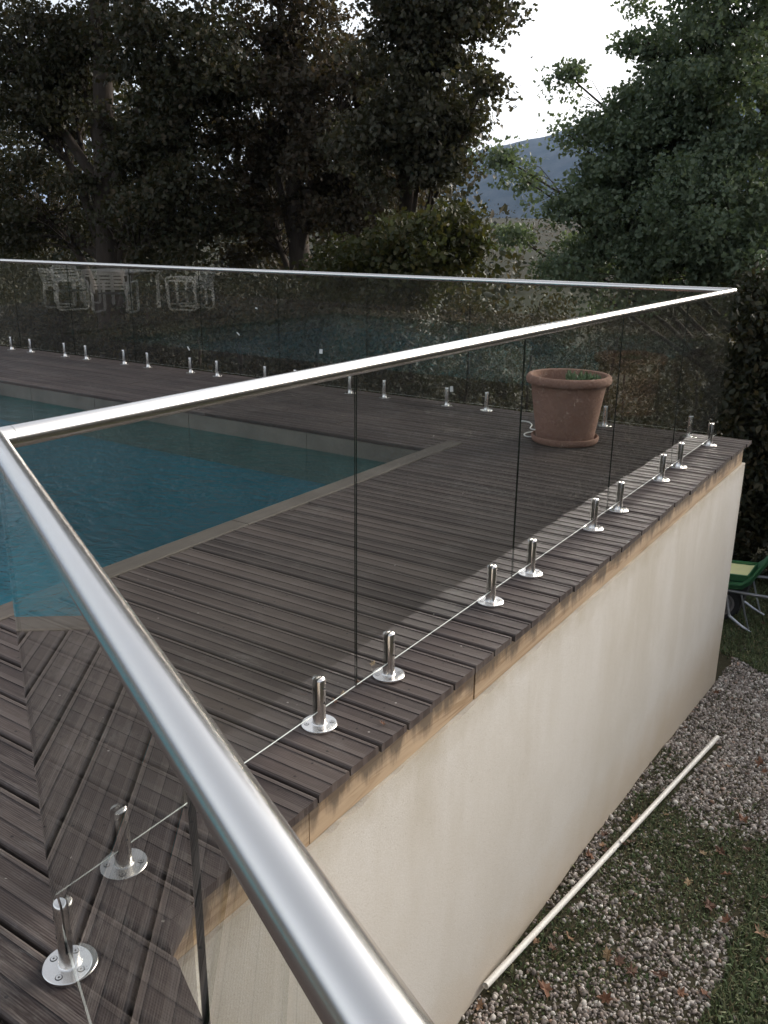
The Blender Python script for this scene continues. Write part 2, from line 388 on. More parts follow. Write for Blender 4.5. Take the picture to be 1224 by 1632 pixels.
# ------------------------------------------------------------------ layout constants (metres; deck surface is z = 0)
AN = 0.4592                                   # angle of the near fence
UN = Vector((cos(AN), -sin(AN), 0)); NN = Vector((sin(AN), cos(AN), 0))
LR = 5.86                                     # length of the right fence, along +y from the corner
RH = 1.10                                     # handrail centre height
PITCH_W = 0.1529                              # deck board pitch
Y0 = 0.685                                    # one gap between boards
POOL = (-9.9, -2.5, -1.63, 4.37)              # x0, y0, x1, y1
def x_end(y): return max(.222, (.197 - NN.y*y)/NN.x)

GY = [-60, -6, 0, 1.67, 2.5, 3.64, 4.64, 6.2, 8.0, 10, 14, 22, 35, 60, 110, 180, 300, 700, 2500, 9000]
GZ = [-1.2, -1.5, -1.66, -1.727, -1.768, -1.845, -1.94, -2.125, -2.21, -2.36, -2.9, -3.9, -4.6, -3.6, -.6, 4.0, 7.0, 5, -20, -60]
def gz(x, y):
    z = float(np.interp(y, GY, GZ))
    a = min(1, max(0, (y-9)/20))
    z += a*(mnoise.noise((x*.05, y*.05, 3.1))*.9 + mnoise.noise((x*.013, y*.013, 9.7))*2.0*min(1, y/80))
    z += .018*mnoise.noise((x*1.7, y*1.7, 0)) + .008*mnoise.noise((x*6, y*6, 4))
    if y > 200: z += mnoise.noise((x*.002, y*.002, 2))*8*min(1, (y-200)/300)
    return z

# ------------------------------------------------------------------ ground, mountain
def build_ground():
    xs = np.unique(np.concatenate([np.linspace(-9000, -400, 12), np.linspace(-400, -40, 22), np.linspace(-40, -4, 20), np.linspace(-4, 0, 10), np.linspace(0, 2.4, 40), np.linspace(2.4, 10, 14), np.linspace(10, 80, 12), np.linspace(80, 9000, 12)]))
    ys = np.unique(np.concatenate([np.linspace(-3000, -60, 6), np.linspace(-60, -4, 12), np.linspace(-4, 1, 12), np.linspace(1, 9, 100), np.linspace(9, 40, 40), np.linspace(40, 330, 44), np.linspace(330, 9000, 24)]))
    V = [(x, y, gz(x, y)) for y in ys for x in xs]
    n = len(xs); F = [(j*n+i, j*n+i+1, (j+1)*n+i+1, (j+1)*n+i) for j in range(len(ys)-1) for i in range(n-1)]
    np_obj('ground', V, F, M['ground'], None, True, kind='structure')
build_ground()
def build_mountain():
    # a broad wooded ridge about 2 km away that climbs to the right
    V = []; F = []; nx, ny = 120, 26
    for j in range(ny):
        t = j/(ny-1)
        for i in range(nx):
            s = i/(nx-1); x = -2600 + 4200*s; y = 1500 + 1300*t
            top = np.interp(x, [-2600, -1750, -1400, -1100, -900, -650, -300, 200, 900, 1600], [40, 70, 150, 215, 256, 305, 370, 430, 380, 240])
            prof = sin(pi*.5*min(1, t/.62))**1.2 if t < .62 else 1.0 - .5*((t-.62)/.38)**2
            z = -25 + (top+25)*prof
            z += (mnoise.noise((x*.004, y*.004, 0))*26 + mnoise.noise((x*.012, y*.012, 5))*10 + mnoise.noise((x*.04, y*.04, 7))*3)*prof
            V.append((x, y, z))
    for j in range(ny-1):
        for i in range(nx-1): F.append((j*nx+i, j*nx+i+1, (j+1)*nx+i+1, (j+1)*nx+i))
    np_obj('mountain', V, F, M['mountain'], None, True, kind='structure')
build_mountain()

# ------------------------------------------------------------------ pool
def build_pool():
    x0, y0, x1, y1 = POOL; zb = -1.45
    b = MB()
    b.add([(x0,y0,zb),(x1,y0,zb),(x1,y1,zb),(x0,y1,zb)], [(0,1,2,3)])
    for (ax, ay), (bx, by) in (((x0,y0),(x1,y0)), ((x1,y0),(x1,y1)), ((x1,y1),(x0,y1)), ((x0,y1),(x0,y0))):
        b.add([(ax,ay,zb),(bx,by,zb),(bx,by,-.03),(ax,ay,-.03)], [(0,3,2,1)])
    pool = b.obj('pool_basin', M['liner'], None, kind='structure')
    # timber upstand boards round the water line
    def boards(p, q, step):
        p = Vector(p); q = Vector(q); d = (q-p); L = d.length; d.normalize(); n = Vector((-d.y, d.x, 0)); t = 0
        k = 0
        while t < L-.05:
            e = min(L, t+step*random.uniform(.75, 1.2)); m = MB()
            off = random.uniform(.014, .019)
            a = p+d*(t+.002); c = p+d*(e-.003)
            v = [a, c, c+n*off, a+n*off]
            m.add([(w.x, w.y, z) for z in (-.42, -.031) for w in v], [(0,3,2,1),(4,5,6,7),(0,1,5,4),(1,2,6,5),(2,3,7,6),(3,0,4,7)])
            o = m.obj('pool_board', M['pool_side'], pool); t = e; k += 1
    boards((x1, y1, 0), (x0, y1, 0), 1.25)
    boards((x1, y0, 0), (x1, y1, 0), 1.6)
    boards((x0, y1, 0), (x0, y0, 0), 1.6); boards((x0, y0, 0), (x1, y0, 0), 1.6)
    V = []; F = []; n = 2
    mesh_obj('water', [(x0+.001,y0+.001,-.158),(x1-.001,y0+.001,-.158),(x1-.001,y1-.001,-.158),(x0+.001,y1-.001,-.158)], [(0,1,2,3)], M['water'], None, kind='structure')
build_pool()

# ------------------------------------------------------------------ deck
def build_deck():
    # dark carcass of joists under the boards
    m = MB()
    def joist_y(x, ya, yb): m.box(x-.022, ya, -.16, x+.022, yb, -.0285)
    for x in (-1.47, -1.05, -.62, -.2, .11): joist_y(x, .2 if x > 0 else -3.4, 5.99)
    for x in np.arange(-11.6, -1.6, .6): joist_y(x, 4.42, 5.99)
    for x in np.arange(-14.2, -9.95, .6): joist_y(x, -3.4, 4.36)
    for x in np.arange(.35, 5, .5): joist_y(x, -3.4, min(.1, (.09-NN.x*x)/NN.y))
    deck = m.obj('wooden_deck', M['joist'], None, kind='structure')
    # dirt sheet that closes the view down between the boards
    hw = .0713; T = .028
    prof = [(-hw, -T), (-hw, -.008), (-hw+.0022, -.0028), (-hw+.008, 0), (-.054, 0), (-.0525, -.0024), (-.0125, -.0024), (-.011, 0),
            (.011, 0), (.0125, -.0024), (.0525, -.0024), (.054, 0), (hw-.008, 0), (hw-.0022, -.0028), (hw, -.008), (hw, -T)]
    def plank(yc, xa, xb, warp=True):
        """xa / xb: numbers or functions of y (cut ends)"""
        fa = xa if callable(xa) else (lambda y: xa); fb = xb if callable(xb) else (lambda y: xb)
        dz = random.uniform(-.0018, .0018); tilt = random.uniform(-.010, .010); skew = random.uniform(-.0015, .0015)
        L = fb(yc)-fa(yc); ns = 2 if L < 2.2 else 4
        V = []; n = len(prof); dy = [0]+[random.uniform(-.0012, .0012) for _ in range(ns-1)]+[skew]
        ea, eb = random.uniform(-.004, .004), random.uniform(-.005, .006)
        for s in range(ns+1):
            t = s/ns
            for (py, pz) in prof:
                y = yc+py+dy[s]; a = fa(yc+py)+ea; b = fb(yc+py)+eb
                V.append((a+(b-a)*t, y, pz+dz+tilt*py))
        F = []
        for s in range(ns):
            for k in range(n-1): F.append((s*n+k, (s+1)*n+k, (s+1)*n+k+1, s*n+k+1))
            F.append((s*n+n-1, (s+1)*n+n-1, (s+1)*n, s*n))
        F.append(tuple(range(n))); F.append(tuple(ns*n+k for k in range(n-1, -1, -1)))
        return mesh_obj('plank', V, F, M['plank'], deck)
    kmin = -26; kmax = 34
    for k in range(kmin, kmax+1):
        yc = Y0 + PITCH_W*(k+.5)
        if yc > 4.66:                                           # far side, full length with staggered butt joints
            cuts = [.222]; x = .222 - random.choice((1.75, 2.9, 3.6))
            while x > -11.4: cuts.append(x); x -= random.choice((3.2, 3.6, 4.0))
            cuts.append(-12.0)
            for a, b in zip(cuts[1:], cuts[:-1]): plank(yc, a+.002, b-.002)
        elif yc > 4.36:                                         # two boards that nose over the far pool edge
            cuts = [-1.648]; x = -1.648 - random.choice((2.2, 3.1))
            while x > -11.4: cuts.append(x); x -= random.choice((3.2, 3.6))
            cuts.append(-12.0)
            for a, b in zip(cuts[1:], cuts[:-1]): plank(yc, a+.002, b-.002)
            plank(yc, -1.513, .222)
        elif yc > -2.5:
            e = x_end(yc)
            if e < 3.2: plank(yc, -1.513, x_end)
            else: plank(yc, -1.513, e-2.6); plank(yc, e-2.596, x_end)
            plank(yc, -12.6, -10.02); plank(yc, -15.2, -12.604)
        else:
            e = x_end(yc)
            for a, b in ((-15.2, -12.2), (-12.196, -8.6), (-8.596, -5.0), (-4.996, -1.4), (-1.396, 1.6)): plank(yc, a, b)
            plank(yc, 1.604, x_end)
    def cop(xa, ya, xb, yb):
        c = .005; z1 = .004; V = [(xa,ya,-.03),(xb,ya,-.03),(xb,yb,-.03),(xa,yb,-.03),(xa,ya,z1-c),(xb,ya,z1-c),(xb,yb,z1-c),(xa,yb,z1-c),(xa+c,ya+c*.3,z1),(xb-c,ya+c*.3,z1),(xb-c,yb-c*.3,z1),(xa+c,yb-c*.3,z1)]
        F = [(0,3,2,1),(0,1,5,4),(1,2,6,5),(2,3,7,6),(3,0,4,7),(4,5,9,8),(5,6,10,9),(6,7,11,10),(7,4,8,11),(8,9,10,11)]
        mesh_obj('coping_board', V, F, M['coping'], deck)
    for ya, yb in ((2.33, 4.655), (-.12, 2.326), (-2.5, -.124)): cop(-1.645, ya, -1.521, yb)
    for ya, yb in ((.9, 4.35), (-2.5, .896)): cop(-10.01, ya, -9.885, yb)
build_deck()

# ------------------------------------------------------------------ rendered retaining wall and timber fascia
def build_wall():
    th = .22; zb = -2.9
    c = Vector((.185, (.16-NN.x*.185)/NN.y, 0))
    pts_out = [Vector((-12.1, 6.12, 0)), Vector((.185, 6.12, 0)), c, c+UN*4.2]
    ci = Vector((.185-th, (.16-th-NN.x*(.185-th))/NN.y, 0))
    pts_in = [Vector((-12.1, 6.12-th, 0)), Vector((.185-th, 6.12-th, 0)), ci, ci+UN*4.2]
    V = []; F = []
    def ring(P): return P
    # subdivide each stretch so that the head of the render can be uneven
    O = []; I = []
    for (a, b, ai, bi) in zip(pts_out[:-1], pts_out[1:], pts_in[:-1], pts_in[1:]):
        n = max(2, int((b-a).length/.05))
        for k in range(n): O.append(a.lerp(b, k/n)); I.append(ai.lerp(bi, k/n))
    O.append(pts_out[-1]); I.append(pts_in[-1])
    for p, q in zip(O, I):
        j = mnoise.noise((p.x*7, p.y*7, 0))*.010 + mnoise.noise((p.x*31, p.y*31, 2))*.007 + random.uniform(-.003, .003)
        V += [(p.x, p.y, zb), (p.x, p.y, -.200+j), (q.x, q.y, -.195), (q.x, q.y, zb)]
    for i in range(len(O)-1):
        for k in range(4): F.append((i*4+k, i*4+(k+1) % 4, (i+1)*4+(k+1) % 4, (i+1)*4+k))
    F.append((0, 3, 2, 1)); e = (len(O)-1)*4; F.append((e, e+1, e+2, e+3))
    wall = mesh_obj('retaining_wall', V, F, M['render'], None, label='cream rendered retaining wall streaked with stains, holding up the timber pool deck', category='wall')
build_wall()
def build_fascia():
    root = empty('timber_fascia', (.16, .3, -.11), label='pale sawn timber fascia boards with black stains under the deck overhang', category='fascia')
    inv = Matrix.Translation((-.16, -.3, .11))
    def board(a, b, off, bow=0.0):
        a = Vector(a); b = Vector(b); d = (b-a).normalized(); n = Vector((d.y, -d.x, 0)); ns = 8; V = []
        for k in range(ns+1):
            t = k/ns; p = a.lerp(b, t) + n*(off+bow*sin(pi*t))
            zt, zl = -.0295, -.196 + .002*sin(9*t)
            for q, z in ((p, zl), (p+n*.022, zl), (p+n*.0235, zl+.004), (p+n*.0235, zt-.004), (p+n*.022, zt), (p, zt)):
                V.append(inv @ Vector((q.x, q.y, z)))
        F = []
        for k in range(ns):
            for j in range(6): F.append((k*6+j, k*6+(j+1) % 6, (k+1)*6+(j+1) % 6, (k+1)*6+j))
        F.append((5,4,3,2,1,0)); F.append(tuple(ns*6+j for j in range(6)))
        return mesh_obj('fascia_board', V, F, M['fascia'], root)
    board((.148, .10, 0), (.148, .701, 0), 0)
    board((.148, .705, 0), (.148, 1.688, 0), .0, .001)
    board((.148, 1.700, 0), (.148, 6.045, 0), .001)
    ci = Vector((.148, .092, 0)) - NN*.02
    board(ci + UN*2.2, ci + UN*.04, -.001); board(ci + UN*4.1, ci + UN*2.205, -.001)
    board((.12, 6.045, 0), (-3.8, 6.045, 0), 0); board((-3.804, 6.045, 0), (-8.0, 6.045, 0), 0); board((-8.004, 6.045, 0), (-12, 6.045, 0), 0)
build_fascia()

# ------------------------------------------------------------------ glass fences
def spigot_proto():
    """stainless spigot: flange, split post (glass slot along local x), four countersunk screws"""
    e = bpy.data.objects.new('spigot', None); COL.objects.link(e); e.empty_display_size = .05
    b = MB(); R = .0565
    b.lathe([(.0001, 0), (R, 0), (R, .0065), (R-.0015, .008), (.0001, .008)], 40)
    autosmooth(b.obj('base_plate', M['steel'], e), 30)
    p = MB(); r = .021; hs = .0085; n = 14; zb, zt = .050, .168
    p.lathe([(r+.004, .008), (r+.0015, .0095), (r, .012), (r, zb)], 36); p.disc((0, 0, zb), r, 36, 1)
    for s in (1, -1):
        a0 = math.asin(hs/r); arc = [(r*cos(a)*1.0, r*sin(a)*s) for a in np.linspace(a0, pi-a0, n)]
        rings = []
        for z, k in ((zb, 1), (zt-.009, 1), (zt-.004, .93), (zt-.001, .78), (zt, .6)):
            rings.append([(x*k, s*(hs + (abs(y)-hs)*k), z) for x, y in arc])
        V = [q for g in rings for q in g]; F = []
        for i in range(len(rings)-1):
            for k in range(n-1):
                q = (i*n+k, i*n+k+1, (i+1)*n+k+1, (i+1)*n+k); F.append(q if s > 0 else q[::-1])
        F.append(tuple((len(rings)-1)*n+k for k in range(n)) if s > 0 else tuple((len(rings)-1)*n+k for k in range(n-1, -1, -1)))
        p.add(V, F, 0)
        # slot face with its black gasket
        ins = [i*n for i in range(len(rings))] + [i*n+n-1 for i in range(len(rings)-1, -1, -1)]
        f = [V[i] for i in ins]; p.add(f, [tuple(range(len(f)))[::-1] if s > 0 else tuple(range(len(f)))], 1)
    autosmooth(p.obj('post', [M['steel'], M['gasket']], e), 35)
    g = MB()                                                     # set screws in the clamp face
    for z in (.085, .135):
        g.tube([(0, -.0195, z), (0, -.0214, z)], .0036, 10); g.tube([(0, .0195, z), (0, .0214, z)], .0036, 10)
    g.obj('set_screws', M['dark_metal'], e, kind='stuff')
    s = MB(); s.disc((0, 0, .0005), .0078, 16, 1); s.lathe([(.0062, .0005), (.0062, .0012), (.0001, .0014)], 16, mi=0); s.disc((0, 0, .0016), .0025, 6, 1)
    sm = s.obj('screw', [M['steel'], M['dark_metal']], e); sm.location = (.040*cos(pi/4), .040*sin(pi/4), .008)
    for k in range(1, 4):
        c = relink(sm, e); c.location = (.040*cos(pi/4+k*pi/2), .040*sin(pi/4+k*pi/2), .008)
    return e
SPIGOT = spigot_proto()
_spig_used = [False]
def rail_mesh(name, x0, x1, parent):
    R = .0224; sh = .0085; sd = .014; a0 = math.asin(sh/R); n = 34
    prof = [(R*sin(a), -R*cos(a)) for a in np.linspace(a0, 2*pi-a0, n)]       # starts and ends at the slot lips, open downwards
    pr = [(y, z) for y, z in prof] + [(-sh, -R*cos(a0)+sd), (sh, -R*cos(a0)+sd)]
    k = len(pr); ns = max(1, int((x1-x0)/.6)); V = [(x0+(x1-x0)*i/ns, y, RH+z) for i in range(ns+1) for y, z in pr]; F = []; mi = []
    for i in range(ns):
        for j in range(k):
            F.append((i*k+j, i*k+(j+1) % k, (i+1)*k+(j+1) % k, (i+1)*k+j)); mi.append(1 if j >= n-1 else 0)
    F.append(tuple(range(k-1, -1, -1))); F.append(tuple(ns*k+j for j in range(k))); mi += [0, 0]
    o = mesh_obj(name, V, F, [M['steel'], M['gasket']], parent, False, mi)
    return autosmooth(o, 40)
def glass_panel(x0, x1, parent):
    """10 mm pane with polished edges; a narrow strip mid-edge is painted, dark at the sides, white for the glow below"""
    t = .005; z0, z1 = .051, RH-.008; q = .0022
    V = []
    for y in (-t, -q, q, t): V += [(x0, y, z0), (x1, y, z0), (x1, y, z1), (x0, y, z1)]
    F = [(0,1,2,3), (15,14,13,12)]; mi = [0, 0]
    for k in range(3):
        a, b = k*4, k*4+4
        for (i, j), m in zip(((0, 1), (1, 2), (2, 3), (3, 0)), (2, 1, 0, 1)):
            F.append((a+j, a+i, b+i, b+j)); mi.append(m if k == 1 else 0)
    return mesh_obj('glass_panel', V, F, [M['glass'], M['glass_edge'], M['edge_glow']], parent, False, mi)
def fence(origin, ang, n, w, inset, label, rail_x, first=.006, last=-.006, skip=(), sep=.0042):
    root = empty('glass_fence', origin, label=label, category='glass fence', group='glass fences around the pool deck'); root.rotation_euler = (0, 0, ang)
    panels = []
    for k in range(n):
        a = k*w + (first if k == 0 else sep); b = (k+1)*w + (last if k == n-1 else -sep)
        panels.append(glass_panel(a, b, root))
        for x in (k*w+inset, (k+1)*w-inset):
            if _spig_used[0]: e = copy_tree(SPIGOT, root)
            else: e = SPIGOT; e.parent = root; _spig_used[0] = True
            e.location = (x, random.uniform(-.001, .001), 0)
    rail_mesh('handrail', rail_x[0], rail_x[1], root)
    return root, panels
def elbow(root, pts, name='rail_elbow'):
    b = MB(); b.tube(pts, .0225, 30); autosmooth(b.obj(name, M['steel'], root), 50)
def ring(root, p, d, name='rail_joint'):
    d = Vector(d).normalized(); p = Vector(p); b = MB(); b.tube([p-d*.0007, p+d*.0007], .02245, 30, cap=False); b.obj(name, M['dark_metal'], root)
fr, _ = fence((0, 0, 0), pi/2, 5, LR/5, .197, 'stainless and glass fence along the deck edge above the cream wall, beside the flower pot', (.037, LR-.03))
z = RH
# corner piece at the near end, in the fence's own frame (x along the fence, y to the left)
dN = Vector((cos(-AN-pi/2), sin(-AN-pi/2), 0))               # near fence direction seen in that frame
cr = [Vector((.036, 0, z)), Vector((.012, 0, z))] + [Vector((.010, 0, z))*(1-t)**2 + Vector((0, 0, z))*2*t*(1-t) + (dN*.010+Vector((0, 0, z)))*t*t for t in (.25, .5, .75)] + [dN*.012+Vector((0, 0, z)), dN*.034+Vector((0, 0, z))]
elbow(fr, cr); ring(fr, (.0365, 0, z), (1, 0, 0)); ring(fr, dN*.0345+Vector((0, 0, z)), dN)
# corner piece at the far end
cr = [Vector((LR-.032, 0, z))] + [Vector((LR-.02+.02*sin(a), .02-.02*cos(a), z)) for a in np.linspace(0, pi/2, 6)] + [Vector((LR, .034, z))]
elbow(fr, cr); ring(fr, (LR-.0315, 0, z), (1, 0, 0))
fn, _ = fence((0, 0, 0), -AN, 3, 1.16, .166, 'nearest glass fence with a thick brushed handrail crossing the foreground', (.035, 3.46), first=.012)
ff, fp = fence((0, LR, 0), pi, 11, 1.071, .199, 'far glass fence beyond the pool with dark trees behind it', (.035, 11.8), first=.012, sep=.006)
def sticker(panel, x, zc, wd, ht, rot):
    c, s = cos(rot), sin(rot); hw, hh = wd/2, ht/2
    q = [(-hw, -hh), (hw, -hh), (hw*.8, hh), (-hw, hh*1.1)]
    V = [(x+a*c-b*s, y, zc+a*s+b*c) for y in (.0052, .0056) for a, b in q]
    mesh_obj('sticker', V, [(0,1,2,3),(7,6,5,4),(0,4,5,1),(1,5,6,2),(2,6,7,3),(3,7,4,0)], M['sticker'], panel)
sticker(fp[3], 3.757, .374, .040, .042, .05); sticker(fp[2], 2.296, .156, .034, .048, -.1)
sticker(fp[5], 5.565, .265, .052, .018, .9); sticker(fp[4], 4.57, .742, .03, .014, .2); sticker(fp[4], 4.83, .47, .045, .013, .7)

# ------------------------------------------------------------------ flower pot, plant, cord
def build_pot():
    c = (-.93, 5.17, 0)
    p = empty('flower_pot', c, label='big old terracotta flower pot with a rolled rim standing in a saucer on the deck', category='flower pot')
    b = MB(); b.lathe([(.0001, .022), (.205, .022), (.212, .03), (.222, .10), (.262, .36), (.272, .425), (.276, .432), (.300, .438), (.309, .450), (.311, .470), (.306, .490), (.296, .500), (.283, .502), (.270, .496), (.264, .47), (.258, .40), (.255, .38)], 56)
    autosmooth(b.obj('pot_body', M['terracotta'], p), 40)
    s = MB(); s.lathe([(.0001, 0), (.232, 0), (.244, .010), (.250, .038), (.248, .048), (.240, .051), (.234, .046), (.228, .030), (.222, .0205), (.0001, .020)], 56)
    autosmooth(s.obj('saucer', M['terracotta'], p), 40)
    g = MB(); n = 40
    V = [(0, 0, .415)]; F = []
    for j, r in enumerate((.09, .18, .262)):
        for k in range(n): V.append((r*cos(2*pi*k/n), r*sin(2*pi*k/n), .415 + mnoise.noise((r*20, k*.7, 1))*.012*(j < 2)))
    for k in range(n): F.append((0, 1+k, 1+(k+1) % n))
    for j in range(2):
        for k in range(n): F.append((1+j*n+k, 1+(j+1)*n+k, 1+(j+1)*n+(k+1) % n, 1+j*n+(k+1) % n))
    g.add(V, F); g.obj('soil', M['soil'], p, True)
    # rosettes of a small succulent
    pl = empty('succulent_plant', (-.88, 5.25, .425), label='low green succulent rosettes growing at the back of the terracotta pot', category='plant')
    r = random.Random(3)
    def leaf_mb():
        m = MB(); m.add([(0, -.004, 0), (.022, -.009, .012), (.046, 0, .034), (.022, .009, .012), (0, .004, 0), (.022, 0, .004)], [(0, 1, 5), (1, 2, 5), (2, 3, 5), (3, 4, 5), (0, 5, 4), (0, 4, 3, 2, 1)])
        return m
    proto = None
    for (x, y) in ((-.07, .02), (-.03, -.03), (.02, .01), (.06, -.02), (.10, .03), (-.01, .06), (.055, .05), (-.10, .05), (.13, .0), (.03, .09)):
        for k in range(9):
            if proto is None: o = proto = leaf_mb().obj('leaf', M['succulent'], pl)
            else: o = relink(proto, pl)
            o.location = (x + r.uniform(-.01, .01), y + r.uniform(-.01, .01), r.uniform(-.004, .004)); o.rotation_euler = (r.uniform(-.3, .3), r.uniform(-1.1, .0), k*2*pi/9 + r.uniform(-.3, .3))
            s_ = r.uniform(1.1, 1.8); o.scale = (s_, s_, s_)
build_pot()
def build_cord():
    pts = [(-1.50, 5.63, .005), (-1.43, 5.62, .005), (-1.36, 5.53, .006), (-1.315, 5.40, .006), (-1.25, 5.36, .008), (-1.235, 5.29, .012), (-1.27, 5.20, .006), (-1.22, 5.12, .006), (-1.16, 5.14, .006)]
    P = [Vector(p) for p in pts]; Q = []
    for i in range(len(P)-1):
        a, b, c, d = P[max(i-1, 0)], P[i], P[i+1], P[min(i+2, len(P)-1)]
        for k in range(5):
            t = k/5; Q.append(.5*((2*b)+(c-a)*t+(2*a-5*b+4*c-d)*t*t+(3*b-a-3*c+d)*t**3))
    Q.append(P[-1]); m = MB(); m.tube(Q, .0048, 6); m.obj('cord', M['cord'], None, True, label='short white cord lying on the deck beside the flower pot', category='cord')
build_cord()

# ------------------------------------------------------------------ white pipe on the gravel
def build_pipe():
    a = Vector((.208, 1.86, gz(.208, 1.86)+.036)); b = Vector((.475, 4.93, gz(.475, 4.93)+.040))
    lift = max(gz(a.x+(b.x-a.x)*k/60, a.y+(b.y-a.y)*k/60) - (a.z+(b.z-a.z)*k/60) for k in range(61)) + .017
    a.z += lift; b.z += lift
    e = empty('plastic_pipe', a, label='long thin white plastic pipe lying on the gravel beside the wall', category='pipe')
    d = b-a; L = d.length; d.normalize(); r = .0158
    m = MB(); n = 14; u = Vector((0, 0, 1)) - d*d.z; u.normalize(); w = d.cross(u)
    def ringp(t, rr, sag=0): return [d*t + (u*cos(2*pi*k/n)+w*sin(2*pi*k/n))*rr + Vector((0, 0, -.001*sin(pi*t/L))) for k in range(n)]
    ts = [0]+[L*k/14 for k in range(1, 14)]+[L]
    rings = [ringp(.05, r*.84), ringp(0, r*.84)] + [ringp(t, r) for t in ts] + [ringp(L, r*.84), ringp(L-.05, r*.84)]
    V = [q for g in rings for q in g]; F = []; mi = []
    for i in range(len(rings)-1):
        for k in range(n): F.append((i*n+k, i*n+(k+1) % n, (i+1)*n+(k+1) % n, (i+1)*n+k))
    F.append(tuple(range(n))); mi = [0]*(len(F)-1)+[1]; F.append(tuple((len(rings)-1)*n+k for k in range(n))); mi.append(1)
    autosmooth(mesh_obj('pipe_tube', V, F, [M['pvc'], M['dark_metal']], e, False, mi), 50)
    for t, ln in ((L*.955, .05),):
        c = MB(); c.tube([d*(t-ln)+Vector((0, 0, -.001*sin(pi*t/L))), d*(t+ln)+Vector((0, 0, -.001*sin(pi*t/L)))], r*1.09, 14)
        autosmooth(c.obj('coupling', M['dark_metal'] if ln < .01 else M['pvc'], e), 50)
build_pipe()

# ------------------------------------------------------------------ wheelbarrow with a tray on it
def build_barrow():
    y0 = 7.72; zg = gz(0, y0)
    e = empty('wheelbarrow', (-.13, y0, zg), label='green wheelbarrow with grey tubular legs at the far end of the wall', category='wheelbarrow')
    O = Vector((-.13, y0, zg)); P = lambda x, y, z: Vector((x, y, z))-O
    # tub: swept section along x, open above
    prof = [(-.62, -1.55), (-.52, -1.70), (-.36, -1.785), (-.10, -1.79), (.06, -1.755), (.13, -1.69), (.19, -1.58), (.25, -1.47), (.28, -1.42)]
    m = MB(); V = []; F = []; hw = [.22, .23, .24, .25, .26, .265, .28, .295, .30]
    for (x, z), h in zip(prof, hw):
        lip = max(.05, (-1.40-z)*.8)
        for q in ((-h-.04, z+.085), (-h-.045, z+.055), (-h, z), (h, z), (h+.045, z+.055), (h+.04, z+.085), (h+.025, z+.085), (h-.012, z+.014), (-h+.012, z+.014), (-h-.025, z+.085)):
            V.append(P(x, y0+q[0], q[1]))
    for i in range(len(prof)-1):
        for k in range(10): F.append((i*10+k, (i+1)*10+k, (i+1)*10+(k+1) % 10, i*10+(k+1) % 10))
    F.append(tuple(range(10))); F.append(tuple((len(prof)-1)*10+k for k in range(9, -1, -1)))
    m.add(V, F); autosmooth(m.obj('tub', M['green_plastic'], e), 40)
    for s in (-1, 1):
        t = MB(); t.tube([P(-.34, y0+s*.05, -1.98), P(-.24, y0+s*.12, -1.86), P(-.08, y0+s*.25, -1.80), P(.35, y0+s*.29, -1.765), P(.85, y0+s*.31, -1.70), P(1.05, y0+s*.31, -1.71)], .0165, 8)
        autosmooth(t.obj('handle', M['galv'], e), 60)
        g = MB(); g.tube([P(.93, y0+s*.31, -1.704), P(1.07, y0+s*.31, -1.711)], .021, 8); g.obj('grip', M['rubber'], e)
        l = MB(); l.tube([P(-.02, y0+s*.25, -2.06), P(.10, y0+s*.26, -2.13), P(.215, y0+s*.26, zg+.02)], [.016, .015, .010], 8); l.tube([P(.06, y0+s*.25, -1.80), P(.12, y0+s*.26, -2.0), P(.17, y0+s*.26, zg+.05)], .009, 6); l.tube([P(-.10, y0+s*.13, -1.85), P(-.02, y0+s*.25, -2.06)], .012, 6)
        autosmooth(l.obj('leg', M['galv'], e), 60)
    # front wheel, its axle across
    wc = P(-.13, y0-.14, -1.985); wh = MB()
    tyre = [(.115, -.032), (.150, -.038), (.168, -.024), (.172, 0), (.168, .024), (.150, .038), (.115, .032)]
    wh.lathe(tyre, 28); R = Matrix.Rotation(pi/2, 4, 'X') @ Matrix.Rotation(.35, 4, 'Y')
    wh.v = [tuple(wc + (R @ Vector(q))) for q in wh.v]; w = autosmooth(wh.obj('wheel', M['rubber'], e), 40)
    rm = MB(); rm.lathe([(.0001, -.045), (.022, -.045), (.024, -.020), (.085, -.014), (.095, -.030), (.116, -.033)], 24); rm.lathe([(.116, .033), (.095, .030), (.085, .014), (.024, .020), (.022, .045), (.0001, .045)], 24)
    rm.v = [tuple(wc + (R @ Vector(q))) for q in rm.v]; autosmooth(rm.obj('rim', M['rim_metal'], w), 30)
    br = MB(); br.box(-.10, -.13, -.28, .06, .13, -.012, 0, Matrix.Translation(P(.04, y0, -1.79))); br.v = [(x, y, z) for x, y, z in br.v]
    # hopper-shaped underside of the tub
    uv = [P(-.12, y0-.16, -1.795), P(.10, y0-.16, -1.745), P(.10, y0+.16, -1.745), P(-.12, y0+.16, -1.795), P(-.08, y0-.09, -2.05), P(.02, y0-.09, -2.09), P(.02, y0+.09, -2.09), P(-.08, y0+.09, -2.05)]
    u = MB(); u.add(uv, [(0,1,2,3),(4,7,6,5),(0,4,5,1),(1,5,6,2),(2,6,7,3),(3,7,4,0)]); u.obj('underside', M['rubber'], e)
    # tray
    tr = empty('garden_tray', (-.12, y0-.02, -1.705), label='shallow green tray with a pale yellow inside resting on the wheelbarrow', category='tray')
    a = MB(); x0, x1, ya, yb, h, tk = -.24, .22, -.20, .22, .055, .012
    tl = Matrix.Rotation(-.10, 4, 'Y')
    a.box(x0, ya, 0, x1, yb, .010, 0, tl)
    for q in ((x0, ya, x0+tk, yb), (x1-tk, ya, x1, yb), (x0+tk, ya, x1-tk, ya+tk), (x0+tk, yb-tk, x1-tk, yb)): a.box(q[0], q[1], .0105, q[2], q[3], h, 0, tl)
